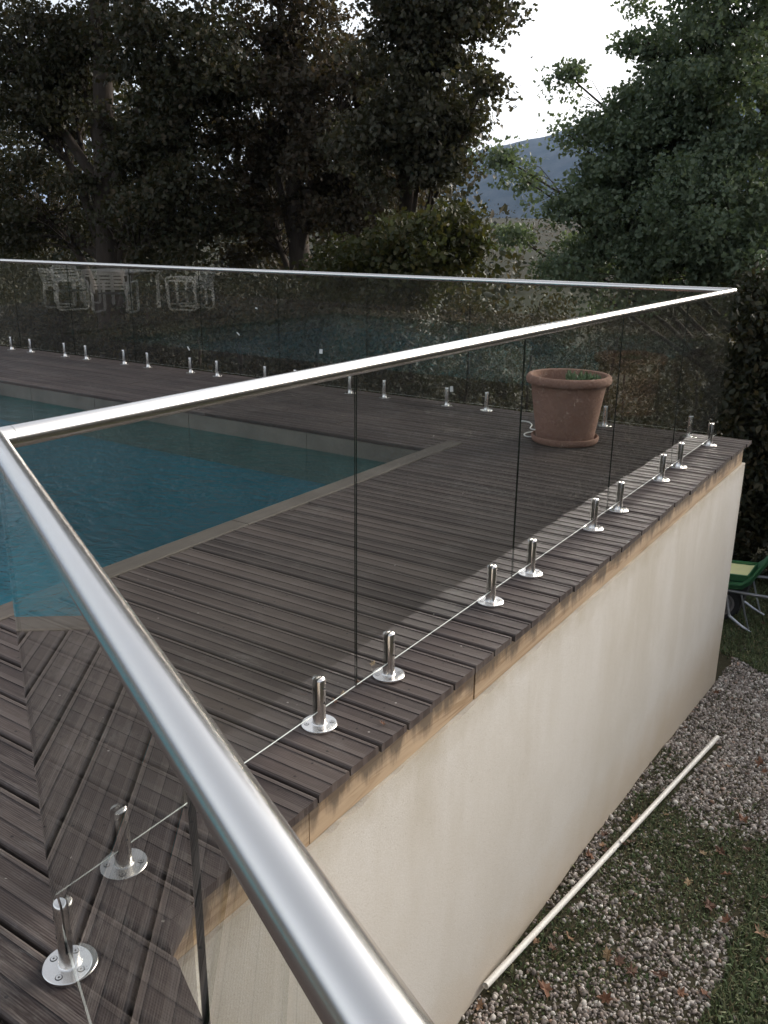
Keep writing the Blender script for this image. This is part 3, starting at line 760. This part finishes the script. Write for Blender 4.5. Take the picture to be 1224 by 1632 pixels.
    a.box(x0-.012, ya-.012, h+.0005, x1+.012, ya+tk, h+.008, 0, tl); a.box(x0-.012, yb-tk, h+.0005, x1+.012, yb+.012, h+.008, 0, tl)
    a.obj('tray_shell', M['green_plastic'], tr)
    li = MB(); n = 8; V = [tl @ Vector((x0+.02+(x1-x0-.04)*i/n, ya+.02+(yb-ya-.04)*j/n, .040+.010*mnoise.noise((i*.8, j*.8, 2)))) for j in range(n+1) for i in range(n+1)]
    li.add(V, [(j*(n+1)+i, j*(n+1)+i+1, (j+1)*(n+1)+i+1, (j+1)*(n+1)+i) for j in range(n) for i in range(n)]); li.obj('lining', M['yellow_plastic'], tr, True)
build_barrow()

# ------------------------------------------------------------------ white garden furniture across the pool (seen mirrored in the far glass)
def chair_proto():
    e = empty('garden_chair', (0, 0, 0)); r = .024
    for s in (-1, 1):
        m = MB(); y = .27*s
        pts = [(.24, y, .64), (.27, y, .60), (.26, y, .06), (.22, y, .018), (-.22, y, .018), (-.27, y, .06), (-.25, y, .60), (-.21, y, .645), (.20, y, .645), (.24, y, .64)]
        m.tube(pts, r, 8); autosmooth(m.obj('side_frame', M['white_paint'], e), 60)
    b = MB(); b.tube([(-.22, -.25, .42), (-.27, -.25, .62), (-.33, -.24, .84), (-.34, -.20, .88), (-.34, .20, .88), (-.33, .24, .84), (-.27, .25, .62), (-.22, .25, .42)], r, 8); autosmooth(b.obj('back_frame', M['white_paint'], e), 60)
    for k in range(5):
        z = .50+.075*k; x = -.235-.0265*(k*1.05); q = MB(); q.box(x-.006, -.245, z, x+.006, .245, z+.052); q.obj('back_slat', M['white_paint'], e)
    for k in range(6):
        x = -.20+.078*k; q = MB(); q.box(x, -.246, .40, x+.0775, .246, .412); q.obj('seat_panel', M['sling'], e)
    return e
def build_furniture():
    t = empty('garden_table', (-12.9, .55, 0), label='white garden table on the deck across the pool, mirrored in the far glass', category='table')
    m = MB()
    for k in range(9): m.box(-.75, -.45+.1*k, .70, .75, -.45+.1*k+.09, .72)
    m.obj('table_top', M['white_paint'], t)
    f = MB(); f.box(-.72, -.40, .64, .72, -.37, .70); f.box(-.72, .37, .64, .72, .40, .70); f.obj('apron', M['white_paint'], t)
    for sx in (-1, 1):
        for sy in (-1, 1):
            l = MB(); l.box(sx*.68-.025, sy*.385-.025-.03*sy, 0, sx*.68+.025, sy*.385+.025-.03*sy, .64); l.obj('leg', M['white_paint'], t)
    pr = chair_proto(); spots = [(-12.0, 1.45, -2.1, 'white tubular garden chair nearest the far fence'), (-13.3, 1.55, -1.3, 'white tubular garden chair at the far side of the table'), (-12.2, -.55, 2.0, 'white tubular garden chair at the near side of the table'), (-14.2, .6, 0.0, 'white tubular garden chair at the head of the white table'), (-11.4, .1, 2.9, 'white tubular garden chair standing by the pool edge')]
    for i, (x, y, a, lab) in enumerate(spots):
        c = pr if i == 0 else copy_tree(pr)
        c.location = (x, y, .001); c.rotation_euler = (0, 0, a); c.scale = (1.15, 1.2, .86); c['label'] = lab; c['category'] = 'chair'; c['group'] = 'white garden chairs round the table'
build_furniture()

# ------------------------------------------------------------------ vegetation
def leaf_mesh(name, P, size, mat, parent, g, lobed=False, droop=.5, **props):
    """P (n,3): one folded leaf per point, random attitude"""
    n = len(P)
    d = g.normal(size=(n, 3)); d[:, 2] -= droop; d /= np.linalg.norm(d, axis=1)[:, None]
    u = g.normal(size=(n, 3)); u[:, 2] += .6; nrm = u - d*np.sum(u*d, 1)[:, None]; nrm /= np.linalg.norm(nrm, axis=1)[:, None]
    s = np.cross(nrm, d); L = (size*g.uniform(.6, 1.25, n))[:, None]; fold = g.uniform(.05, .3, n)[:, None]
    if lobed:      # seven-point outline like a maple or oak leaf
        out = [(-.05, 0, 0), (.18, .44, 1), (.45, .20, .4), (.72, .40, 1), (1.0, 0, 0), (.72, -.40, 1), (.45, -.20, .4), (.18, -.44, 1)]
        tri = [(0, 1, 2), (0, 2, 4), (2, 3, 4), (0, 4, 6), (4, 5, 6), (0, 6, 7)]
    else:
        out = [(0, 0, 0), (.35, .27, 1), (.75, .22, .8), (1.0, 0, 0), (.75, -.22, .8), (.35, -.27, 1)]
        tri = [(0, 1, 2), (0, 2, 3), (0, 3, 4), (0, 4, 5)]
    k = len(out); V = np.empty((n, k, 3), np.float32)
    for i, (a, b, c) in enumerate(out): V[:, i] = P + d*L*a + s*L*b + nrm*L*fold*c*.6
    F = (np.arange(n)[:, None, None]*k + np.array(tri)[None]).reshape(-1, 3)
    return np_obj(name, V.reshape(-1, 3), F, mat, parent, False, kind='stuff', **props)
def in_ellipsoid(c, r, n, g, bias=.42):
    v = g.normal(size=(n, 3)); v /= np.linalg.norm(v, axis=1)[:, None]
    return np.array(c) + v*(g.uniform(0, 1, n)**bias)[:, None]*np.array(r)
def skirt(b):
    """adds the low part of a shrub so that its foliage reaches the ground"""
    c = b[-1]; z0 = gz(c[0], c[1]); zl = c[2]-c[5]*.6
    if zl - z0 < .2: return b
    return b + [(c[0], c[1], (zl+z0)/2, c[3]*.9, c[4]*.9, (zl-z0)/2, int(c[6]*.8))]
def build_tree(name, blobs, mat, leaf, per, trunk, label, cat, group=None, clump=.42, seed=1, lobed=False, tr=.2, dens=1.0, twig=True):
    g = np.random.default_rng(seed); base = Vector((trunk[0], trunk[1], gz(trunk[0], trunk[1])-.05)); top = Vector(trunk[2:5])
    root = empty(name, base, label=label, category=cat, group=group)
    m = MB(); B0 = base
    tp = [base, base.lerp(top, .25)+Vector((g.uniform(-.1, .1), g.uniform(-.1, .1), 0)), base.lerp(top, .6)+Vector((g.uniform(-.15, .15), g.uniform(-.15, .15), 0)), top]
    m.tube([p-B0 for p in tp], [tr*1.25, tr, tr*.7, tr*.3], 10)
    def on_trunk(t):
        t = max(0, min(.999, t))*3; i = int(t); return tp[i].lerp(tp[i+1], t-i)
    pts = []
    for bl in blobs:
        c, r, n = bl[:3], bl[3:6], max(2, int(bl[6]*dens)); cv = Vector(c)
        tz = (cv.z - base.z)/max(.5, top.z-base.z); st = on_trunk(min(.97, max(.15, tz-.22)))
        mid = st.lerp(cv, .55)+Vector((g.uniform(-.25, .25), g.uniform(-.25, .25), g.uniform(-.05, .3)))*min(1, r[0])
        r0 = tr*.38*min(1.2, .5+r[0]*.5)
        m.tube([st-B0, mid-B0, cv-B0], [r0, r0*.6, r0*.22], 6, cap=False)
        C = in_ellipsoid(c, r, n, g)
        for q in C:
            qv = Vector(q)
            if twig:
                a = mid.lerp(cv, g.uniform(.1, 1)); b = a.lerp(qv, .5)+Vector((g.uniform(-.1, .1), g.uniform(-.1, .1), g.uniform(0, .12)))
                m.tube([a-B0, b-B0, qv-B0], [r0*.22, r0*.13, .004], 3, cap=False)
            k = int(per*g.uniform(.6, 1.4)); cr = clump*g.uniform(.6, 1.25)
            e = np.clip(g.normal(size=(k, 3)), -1.45, 1.45)*np.array([cr, cr, cr*.62])*.55
            pts.append(q + e)
    m.obj('trunk', M['bark'], root, True)
    P = np.concatenate(pts) - np.array(base)
    leaf_mesh('crown', P, leaf, mat, root, g, lobed)
    return root
BL = {}
BL['A']=[(-13.98, 11.37, 4.89, 0.85, 1.0, 0.73, 22), (-14.21, 11.37, 4.02, 0.87, 1.0, 0.74, 22), (-10.46, 11.37, 3.96, 0.77, 1.0, 0.66, 16), (-15.22, 11.07, 4.96, 1.49, 1.2, 1.11, 26), (-14.87, 11.07, 3.57, 1.63, 1.2, 1.13, 34), (-14.96, 11.07, 1.91, 1.81, 1.2, 1.16, 40), (-11.31, 11.07, 4.78, 1.53, 1.2, 0.98, 34), (-11.73, 11.47, 3.33, 1.63, 1.2, 1.05, 38), (-11.44, 11.07, 1.89, 1.74, 1.2, 1.05, 44), (-12.7, 11.07, 6.79, 2.87, 1.6, 1.21, 50), (-20.02, 11.57, 3.77, 1.92, 1.5, 3.24, 46)]
BL['B']=[(-10.0, 13.07, 4.78, 1.27, 1.2, 0.93, 30), (-10.51, 13.07, 3.53, 1.57, 1.2, 1.08, 40), (-10.74, 13.07, 1.94, 1.75, 1.2, 1.12, 44), (-8.44, 12.87, 3.8, 1.33, 1.2, 1.0, 40), (-8.58, 13.07, 2.36, 1.39, 1.2, 1.04, 42), (-10.38, 13.07, 6.64, 2.26, 1.6, 1.13, 44)]
BL['C']=[(-6.33, 11.57, 4.36, 0.94, 1.0, 0.75, 30), (-5.48, 11.57, 4.48, 0.73, 0.8, 0.41, 20), (-5.98, 11.57, 3.39, 0.81, 1.0, 0.76, 32), (-6.65, 11.57, 2.8, 1.09, 1.0, 0.79, 36), (-5.58, 11.57, 3.02, 0.55, 0.7, 0.3, 14), (-5.89, 11.47, 2.48, 0.48, 0.6, 0.24, 9), (-6.26, 11.57, 5.66, 1.46, 1.4, 0.82, 34), (-5.13, 11.57, 3.5, 0.28, 0.4, 0.18, 3)]
BL['D']=[(-5.02, 10.07, 1.36, 0.59, 0.8, 0.57, 34), (-5.72, 10.27, 1.05, 0.74, 0.9, 0.64, 34), (-6.71, 10.47, 0.83, 0.68, 0.9, 0.58, 24)]
BL['E']=[(-1.97, 10.57, 3.69, 0.55, 1.0, 0.59, 22), (-1.31, 10.57, 3.75, 0.57, 1.1, 0.71, 28), (-2.4, 10.57, 2.8, 0.62, 1.0, 0.56, 30), (-1.57, 10.57, 2.79, 0.89, 1.2, 0.7, 48), (-2.5, 10.57, 2.11, 0.49, 0.8, 0.59, 26), (-1.83, 10.57, 1.81, 1.16, 1.3, 0.77, 60), (-3.16, 10.27, 2.04, 0.34, 0.4, 0.27, 3), (-3.78, 10.27, 2.16, 0.33, 0.3, 0.1, 2), (-4.12, 10.27, 2.44, 0.12, 0.2, 0.07, 1), (-3.31, 10.37, 3.37, 0.2, 0.25, 0.13, 2), (-3.18, 10.47, 1.23, 0.5, 0.7, 0.32, 10), (-0.9, 10.27, 1.31, 0.73, 1.1, 0.88, 40), (-2.36, 10.47, 1.05, 0.96, 1.0, 0.48, 34), (-2.55, 10.47, 3.86, 0.21, 0.4, 0.3, 5), (-0.4, 10.87, 2.35, 0.87, 1.4, 1.81, 50), (-1.34, 10.57, 4.8, 1.1, 1.4, 0.62, 34), (-3.25, 10.37, 2.68, 0.25, 0.35, 0.16, 2), (-3.09, 10.37, 1.66, 0.41, 0.5, 0.19, 5), (-3.93, 10.37, 1.46, 0.22, 0.3, 0.12, 2)]
BL['H0']=[(-15.83, 9.47, -0.43, 1.09, 0.7, 0.84, 30), (-15.91, 9.47, -1.74, 1.25, 0.8, 0.92, 26)]
BL['H1']=[(-12.34, 9.17, -0.19, 0.96, 0.7, 0.74, 30), (-12.35, 9.17, -1.33, 1.1, 0.8, 0.81, 26)]
BL['H2']=[(-10.47, 9.57, -0.1, 0.92, 0.7, 0.7, 30), (-10.43, 9.57, -1.19, 1.05, 0.8, 0.77, 26)]
BL['H3']=[(-8.13, 9.27, 0.07, 0.83, 0.7, 0.63, 30), (-8.06, 9.27, -0.9, 0.94, 0.8, 0.69, 26)]
BL['H4']=[(-6.84, 9.67, 0.12, 0.81, 0.7, 0.62, 30), (-6.74, 9.67, -0.82, 0.92, 0.8, 0.67, 26)]
BL['H5']=[(-5.24, 9.47, 0.24, 0.74, 0.7, 0.57, 30), (-5.12, 9.47, -0.63, 0.84, 0.8, 0.62, 26)]
BL['S7']=[(-6.34, 14.07, -1.26, 1.33, 1.0, 0.73, 34)]
BL['S8']=[(-2.23, 13.07, 0.61, 0.76, 1.0, 0.38, 20)]
BL['S9']=[(-4.82, 18.07, -0.41, 1.36, 1.2, 0.54, 26)]
BL['S0']=[(-5.3, 11.57, 0.07, 0.7, 0.7, 0.55, 20)]
BL['S1']=[(-4.57, 12.57, 0.14, 0.82, 0.7, 0.46, 22)]
BL['S2']=[(-3.01, 12.07, 0.08, 0.85, 0.8, 0.42, 24)]
BL['S3']=[(-1.83, 11.67, 0.11, 0.61, 0.8, 0.44, 20)]
BL['R0']=[(-0.32, 9.07, 0.58, 0.33, 0.7, 0.59, 34), (-0.26, 9.07, -0.35, 0.34, 0.6, 0.61, 34), (-0.7, 9.67, 0.01, 0.19, 0.5, 0.65, 20), (0.1, 9.27, -1.18, 0.38, 0.6, 0.62, 24), (-0.41, 9.47, -1.16, 0.29, 0.5, 0.43, 22)]
BL['R1']=[(0.26, 9.67, -0.1, 0.62, 0.8, 1.37, 40)]
BL['S5']=[(-3.27, 15.07, -0.98, 1.03, 1.0, 0.57, 26)]
BL['S6']=[(-5.38, 16.07, -1.18, 1.03, 1.0, 0.64, 24)]
BL['S4']=[(-1.13, 10.57, -0.94, 0.48, 0.6, 0.32, 16)]
BL['G0']=[(-19.0, 12.07, -0.53, 1.71, 0.9, 1.01, 34), (-19.34, 12.07, -2.12, 1.76, 0.9, 1.12, 34)]
BL['G1']=[(-15.79, 12.57, -0.39, 1.61, 0.9, 0.95, 34), (-16.01, 12.57, -1.87, 1.65, 0.9, 1.05, 34)]
BL['G2']=[(-11.98, 12.07, -0.14, 1.41, 0.9, 0.83, 34), (-12.09, 12.07, -1.44, 1.45, 0.9, 0.92, 34)]
BL['G3']=[(-9.82, 12.47, -0.05, 1.34, 0.9, 0.79, 34), (-9.86, 12.47, -1.28, 1.38, 0.9, 0.88, 34)]
BL['G4']=[(-7.6, 12.27, 0.09, 1.24, 0.9, 0.73, 34), (-7.59, 12.27, -1.04, 1.26, 0.9, 0.8, 34)]
TG = 'tall trees behind the far fence'
build_tree('maple_tree', BL['A'], M['leafA'], .088, 185, (-13.6, 11.4, -12.9, 11.4, 7.2), 'huge dark tree at the left edge with bright sky flecks through its crown', 'tree', TG, .50, 11, True, .30, 1.0)
build_tree('maple_tree', BL['B'], M['leafB'], .088, 185, (-9.9, 13.2, -9.8, 13.1, 6.8), 'dark bronze leaved tree in the middle of the tree mass behind the far fence', 'tree', TG, .48, 12, True, .24, 1.0)
build_tree('oak_tree', BL['C'], M['leafC'], .080, 150, (-6.9, 12.2, -6.5, 11.7, 5.6), 'dark tree whose ragged right side stands out against the white sky left of the mountain', 'tree', TG, .36, 13, True, .18, 1.15)
build_tree('oak_tree', BL['E'], M['leafE'], .056, 250, (-.5, 11.5, -1.2, 10.9, 4.6), 'grey green oak on the right in front of the mountain', 'tree', TG, .31, 14, True, .17, .95)
build_tree('leafy_shrub', BL['D'], M['leafD'], .08, 110, (-5.7, 10.6, -5.5, 10.3, 1.5), 'yellow green shrub under the dark trees left of the mountain gap', 'shrub', None, .34, 15, True, .05, 1.1)
GL = ['shaded bush of the second row at the left edge behind the far fence', 'shaded bush of the second row behind the mirrored chairs', 'shaded bush of the second row left of the dark tree trunks', 'shaded bush of the second row in the middle of the far fence', 'shaded bush of the second row under the yellow green shrub']
HL = ['dark shrub behind the far fence at the left edge of the picture', 'dark shrub behind the mirrored white chairs, second from the left', 'dark shrub behind the far fence, third from the left', 'dark shrub in the middle behind the far fence', 'dark shrub behind the far fence above the corner of the pool', 'shrub with browning leaves behind the far fence left of the flower pot']
for i in range(6):
    b = skirt(BL['H%d' % i]); c = b[0]
    build_tree('hedge_shrub', b, M['leafH'], .075, 110, (c[0], c[1]+.1, c[0]+.1, c[1], c[2]+.4), HL[i], 'shrub', 'shrubs along the foot of the far fence', .32, 30+i, False, .045, 1.0)
for i in range(5):
    b = skirt(BL['G%d' % i]); c = b[0]
    build_tree('hedge_shrub', b, M['leafH'], .09, 90, (c[0], c[1]+.1, c[0]+.1, c[1], c[2]+.4), GL[i], 'shrub', 'shrubs in the second row behind the far fence', .36, 40+i, False, .045, 1.0)
SL = [('S7', 'dark low bush behind the two white stickers of the far fence'), ('S8', 'bush under the oak just above the far corner of the handrails'), ('S9', 'bush far down the slope right of the pot'), ('S0', 'dry brownish shrub low behind the far fence left of the flower pot'), ('S1', 'pale shrub behind the far rail above the flower pot'), ('S2', 'loose shrub under the oak, right of the flower pot'), ('S3', 'small shrub under the oak near the far corner of the handrails'), ('S5', 'brownish bush farther down the slope right of the flower pot'), ('S6', 'brownish bush farther down the slope behind the flower pot'), ('S4', 'low brown tinged shrub seen through the glass near the far deck corner')]
for i, (k, lab) in enumerate(SL):
    b = skirt(BL[k]); c = b[0]
    build_tree('wild_shrub', b, M['leafS'], .07, 110, (c[0], c[1]+.1, c[0]+.1, c[1], c[2]+.3), lab, 'shrub', 'wild shrubs on the slope', .30, 50+i, False, .03, 1.0)
build_tree('dark_shrub', skirt(BL['R0']), M['leafH'], .085, 80, (.75, 9.8, .6, 9.6, 1.2), 'tall dark shrub right of the far deck corner above the wheelbarrow', 'shrub', None, .30, 61, False, .06, 1.25)
build_tree('dark_shrub', skirt(BL['R1']), M['leafH'], .085, 80, (1.9, 11.4, 1.6, 11.0, 1.8), 'dark shrub at the right edge under the oak', 'shrub', None, .34, 62, False, .06, 1.2)

def build_woodland():
    """the wood farther down the slope that closes the view behind the first trees"""
    g = np.random.default_rng(77); pts = []
    for _ in range(900):
        x = g.uniform(-52, -9); y = g.uniform(21, 31)
        if x/y > -.50: continue
        zb = gz(x, y); h = g.uniform(.02, 1)**1.3
        c = np.array([x, y, zb + h*(g.uniform(7, 10.5) if x/y > -.8 else g.uniform(8, 13.5))]); pts.append(c + g.normal(size=(80, 3))*np.array([.8, .8, .6]))
    leaf_mesh('woodland', np.concatenate(pts), .30, M['leafH'], None, g, False, kind='stuff') if False else None
    o = leaf_mesh('woodland', np.concatenate(pts), .28, M['leafH'], None, g, False)
    o['label'] = 'dark wood farther down the slope behind the first trees'; o['category'] = 'woodland'
build_woodland()
def build_scrub():
    g = np.random.default_rng(78); pts = []
    for _ in range(330):                                    # rough grass and brush on the slope just below the deck
        y = 14 + 34*g.uniform()**1.4; x = y*g.uniform(-.85, .12); n = int(g.uniform(60, 110)); s = g.uniform(.5, 1.0)
        pts.append(np.array([x, y, gz(x, y)+s*.35]) + g.normal(size=(n, 3))*np.array([s, s, s*.42]))
    o = leaf_mesh('brush', np.concatenate(pts), .17, M['leafS'], None, g, False)
    o['label'] = 'rough brush covering the slope below the deck'; o['category'] = 'brush'
    pts = []
    for _ in range(170):
        y = g.uniform(45, 190); x = y*g.uniform(-.75, .1); n = int(g.uniform(25, 60)); s = g.uniform(.6, 1.6)*(1+y/150)
        pts.append(np.array([x, y, gz(x, y)+s*.5]) + g.normal(size=(n, 3))*np.array([s, s, s*.5]))
    o = leaf_mesh('scrub', np.concatenate(pts), .55, M['leafS'], None, g, False)
    o['label'] = 'scattered scrub on the dry field below the mountain'; o['category'] = 'scrub'
build_scrub()
def build_added_hedge():
    """hedge added out of frame on the right, kept low to darken the right glass reflections"""
    g = np.random.default_rng(79); pts = []
    for _ in range(1300):
        t = g.uniform(); x = .9+11.2*t+g.normal()*.35; y = 11.8-13.8*t*t+g.normal()*.35; zb = gz(x, y)
        pts.append(np.array([x, y, zb+g.uniform(.03, 1)*g.uniform(2.9, 3.5)]) + g.normal(size=(90, 3))*np.array([.34, .34, .28]))
    o = leaf_mesh('added_hedge', np.concatenate(pts), .10, M['leafY'], None, g, False)
    o['label'] = 'dark hedge added out of frame on the right to dim reflections in the right glass'; o['category'] = 'hedge'
build_added_hedge()

# ------------------------------------------------------------------ gravel, grass, fallen leaves
def patch(x, y):
    """1 where grass has taken over, 0 where the gravel is clean"""
    v = mnoise.noise((x*1.5+3.3, y*1.1+1.7, 5.0)) + .5*mnoise.noise((x*4.2, y*3.6, 8.0)) - .1
    if .25 < x < .9 and 1.9 < y < 4.3: v += .16
    if y > 4.6: v -= .5
    return v
def lawn(x, y): return x > 1.03 + .05*mnoise.noise((x, y*2.5, 1)) + .02*mnoise.noise((x, y*9, 1)) and y < 4.35 or y > 6.75 + .1*mnoise.noise((x*3, y, 2)) + (x-.1)*-.3
def build_gravel():
    g = np.random.default_rng(5)
    t = (1+5**.5)/2
    ico = np.array([(-1,t,0),(1,t,0),(-1,-t,0),(1,-t,0),(0,-1,t),(0,1,t),(0,-1,-t),(0,1,-t),(t,0,-1),(t,0,1),(-t,0,-1),(-t,0,1)])/math.sqrt(1+t*t)
    fac = np.array([(0,11,5),(0,5,1),(0,1,7),(0,7,10),(0,10,11),(1,5,9),(5,11,4),(11,10,2),(10,7,6),(7,1,8),(3,9,4),(3,4,2),(3,2,6),(3,6,8),(3,8,9),(4,9,5),(2,4,11),(6,2,10),(8,6,7),(9,8,1)])
    P = []; R = []
    while len(P) < 30000:
        x = g.uniform(.19, 2.0); y = g.uniform(1.2, 7.1)
        if x > 1.25 and y < 4.2: continue
        pr = .95/(1+math.exp((patch(x, y)-.05)*9)) + .07
        if lawn(x, y): pr = .02
        if g.uniform() > pr: continue
        px = .208+(y-1.86)*.087
        if abs(x-px) < .03 and 1.85 < y < 4.94: continue
        r = min(.021, g.lognormal(math.log(.0080), .36)); P.append((x, y, gz(x, y)+r*.25)); R.append(r)
    P = np.array(P); R = np.array(R); n = len(P)
    q = g.normal(size=(n, 4)); q /= np.linalg.norm(q, axis=1)[:, None]; w, x, y, z = q.T
    Rm = np.stack([1-2*(y*y+z*z), 2*(x*y-z*w), 2*(x*z+y*w), 2*(x*y+z*w), 1-2*(x*x+z*z), 2*(y*z-x*w), 2*(x*z-y*w), 2*(y*z+x*w), 1-2*(x*x+y*y)], 1).reshape(n, 3, 3)
    sc = np.stack([g.uniform(.8, 1.35, n), g.uniform(.7, 1.1, n), g.uniform(.45, .8, n)], 1)
    v = ico[None]*(1+g.normal(size=(n, 12, 1))*.10)*sc[:, None, :]
    V = np.einsum('nij,nkj->nki', Rm, v)*R[:, None, None] + P[:, None, :]
    F = (np.arange(n)[:, None, None]*12 + fac[None]).reshape(-1, 3)
    np_obj('gravel', V.reshape(-1, 3), F, M['stone'], None, False, kind='stuff')
build_gravel()
def build_grass():
    g = np.random.default_rng(6); P = []; H = []
    while len(P) < 105000:
        if g.uniform() < .62: x = g.uniform(.2, 2.1); y = g.uniform(1.2, 6.8); reg = 0
        else: x = g.uniform(-.5, 1.6); y = g.uniform(6.4, 10.5); reg = 1
        L = lawn(x, y); p = patch(x, y)
        if x > 1.4 and y > 4.5 and reg == 0: continue
        pr = 1.0 if L else .02 + .85/(1+math.exp(-(p-.08)*8))
        if reg == 1 and y > 8: pr *= .45
        if g.uniform() > pr: continue
        P.append((x, y, gz(x, y)-.003)); H.append(g.uniform(.018, .05) if L else g.uniform(.010, .032))
    P = np.array(P); H = np.array(H)[:, None]; n = len(P)
    a = g.uniform(0, 2*pi, n); d = np.stack([np.cos(a), np.sin(a), np.zeros(n)], 1); s = np.stack([-np.sin(a), np.cos(a), np.zeros(n)], 1)
    lean = g.uniform(.2, 1.2, n)[:, None]; w = g.uniform(.0012, .0028, n)[:, None]
    wide = (g.uniform(size=n) < .22)[:, None]; w = np.where(wide, w*3.2, w)            # clover and broad-leaved weeds
    up = np.array([0, 0, 1.0]); mid = P + d*H*lean*.35 + up*H*.6; tip = P + d*H*lean + up*H*(1.05-.35*lean)
    V = np.stack([P - s*w, P + s*w, mid + s*w*.8, mid - s*w*.8, tip], 1)
    F4 = (np.arange(n)[:, None, None]*5 + np.array([(0, 1, 2), (0, 2, 3), (3, 2, 4)])[None]).reshape(-1, 3)
    np_obj('grass', V.reshape(-1, 3), F4, M['blade'], None, False, kind='stuff')
build_grass()
def build_leaves():
    def leaf_me(name, seed):
        r = random.Random(seed); n = 13; V = [(0, 0, .0)]; F = []
        for k in range(n):
            a = 2*pi*k/n; rad = (.034 if k % 2 == 0 else .017)*(1.15 if k in (5, 6, 7) else 1)*r.uniform(.85, 1.2)
            V.append((rad*cos(a)*1.25, rad*sin(a), r.uniform(.0, .034)*(1 if k % 2 == 0 else .4)))
        for k in range(n): F.append((0, 1+k, 1+(k+1) % n))
        V += [(-.036, 0, .004), (-.075, .004, .010), (-.075, .006, .010)]; F.append((n+1, n+2, n+3))
        me = bpy.data.meshes.new(name); me.from_pydata(V, [], F); return me
    cols = [(.17, .085, .05), (.22, .13, .075), (.11, .06, .04), (.26, .18, .10)]
    mats = [mat_plain('dry_leaf_%s' % nm, c, .7, 0, .3, 30, .35) for nm, c in zip(('russet', 'tan', 'brown', 'straw'), cols)]
    mes = []
    for k in range(8):
        me = leaf_me('fallen_leaf', k); me.materials.append(mats[(0, 0, 1, 2, 0, 3, 2, 1)[k]]); mes.append(me)
    spots = [(.98, 2.98), (.88, 3.05), (1.14, 2.99), (1.2, 2.82), (.82, 2.43), (.92, 2.38), (.63, 2.39), (.42, 2.03), (.70, 2.37), (.225, 1.78), (.85, 3.98), (.24, 3.04), (.33, 3.56), (.24, 3.28), (.74, 3.47), (.82, 3.55), (.27, 2.27), (.79, 4.8), (1.12, 3.3), (.74, 3.17)]
    r = random.Random(12)
    for _ in range(34):
        spots.append((r.uniform(.22, 1.35), r.uniform(1.7, 6.0) if r.random() < .8 else r.uniform(6.8, 9)))
    for i, (x, y) in enumerate(spots):
        ki = r.randrange(8) if i else 0; o = bpy.data.objects.new('fallen_leaf', mes[ki]); s = r.uniform(.6, 1.15) if i < 20 else r.uniform(.35, .85)
        o.location = (x, y, gz(x, y)+.017); o.rotation_euler = (r.uniform(-.5, .5), r.uniform(-.5, .5), r.uniform(0, 6.28)); o.scale = (s, s, s)
        link(o, None, label='curled %s dead leaf lying on the %s' % (('russet', 'russet', 'tan', 'dark brown', 'russet', 'straw coloured', 'dark brown', 'tan')[ki], 'lawn right of the gravel strip' if lawn(x, y) else ('weedy ground beside the white pipe' if patch(x, y) > .05 else 'bare gravel below the wall')), category='leaf', group='fallen leaves on the ground')
    for i, (x, y, s) in enumerate(((-.054, 1.262, .32), (-.05, 1.172, .34), (-.044, 1.112, .36), (.163, 1.09, .30), (-.088, 1.402, .34), (.02, 1.334, .28))):
        o = bpy.data.objects.new('fallen_leaf', mes[(0, 5, 1)[i % 3]]); o.location = (x, y, .0035); o.rotation_euler = (r.uniform(-.15, .15), r.uniform(-.15, .15), r.uniform(0, 6)); o.scale = (s, s, s)
        link(o, None, label='tiny %s leaf scrap on the dark deck boards near a glass joint' % ('russet', 'straw coloured', 'tan')[(0, 1, 2)[i % 3]], category='leaf', group='leaf scraps on the deck')
build_leaves()

# ------------------------------------------------------------------ air: closed box of thin haze round the whole place
def build_haze():
    t = NT('thin_haze'); v = t.node('VolumePrincipled'); v.inputs['Color'].default_value = (.48, .66, 1.0, 1); v.inputs['Density'].default_value = .0001; v.inputs['Anisotropy'].default_value = .2
    t.lk(v.outputs[0], t.out.inputs['Volume'])
    b = MB(); b.box(-9200, -3200, -120, 9200, 9200, 470); b.obj('haze', t.m, None, kind='stuff')
HAZE = True
if HAZE: build_haze()
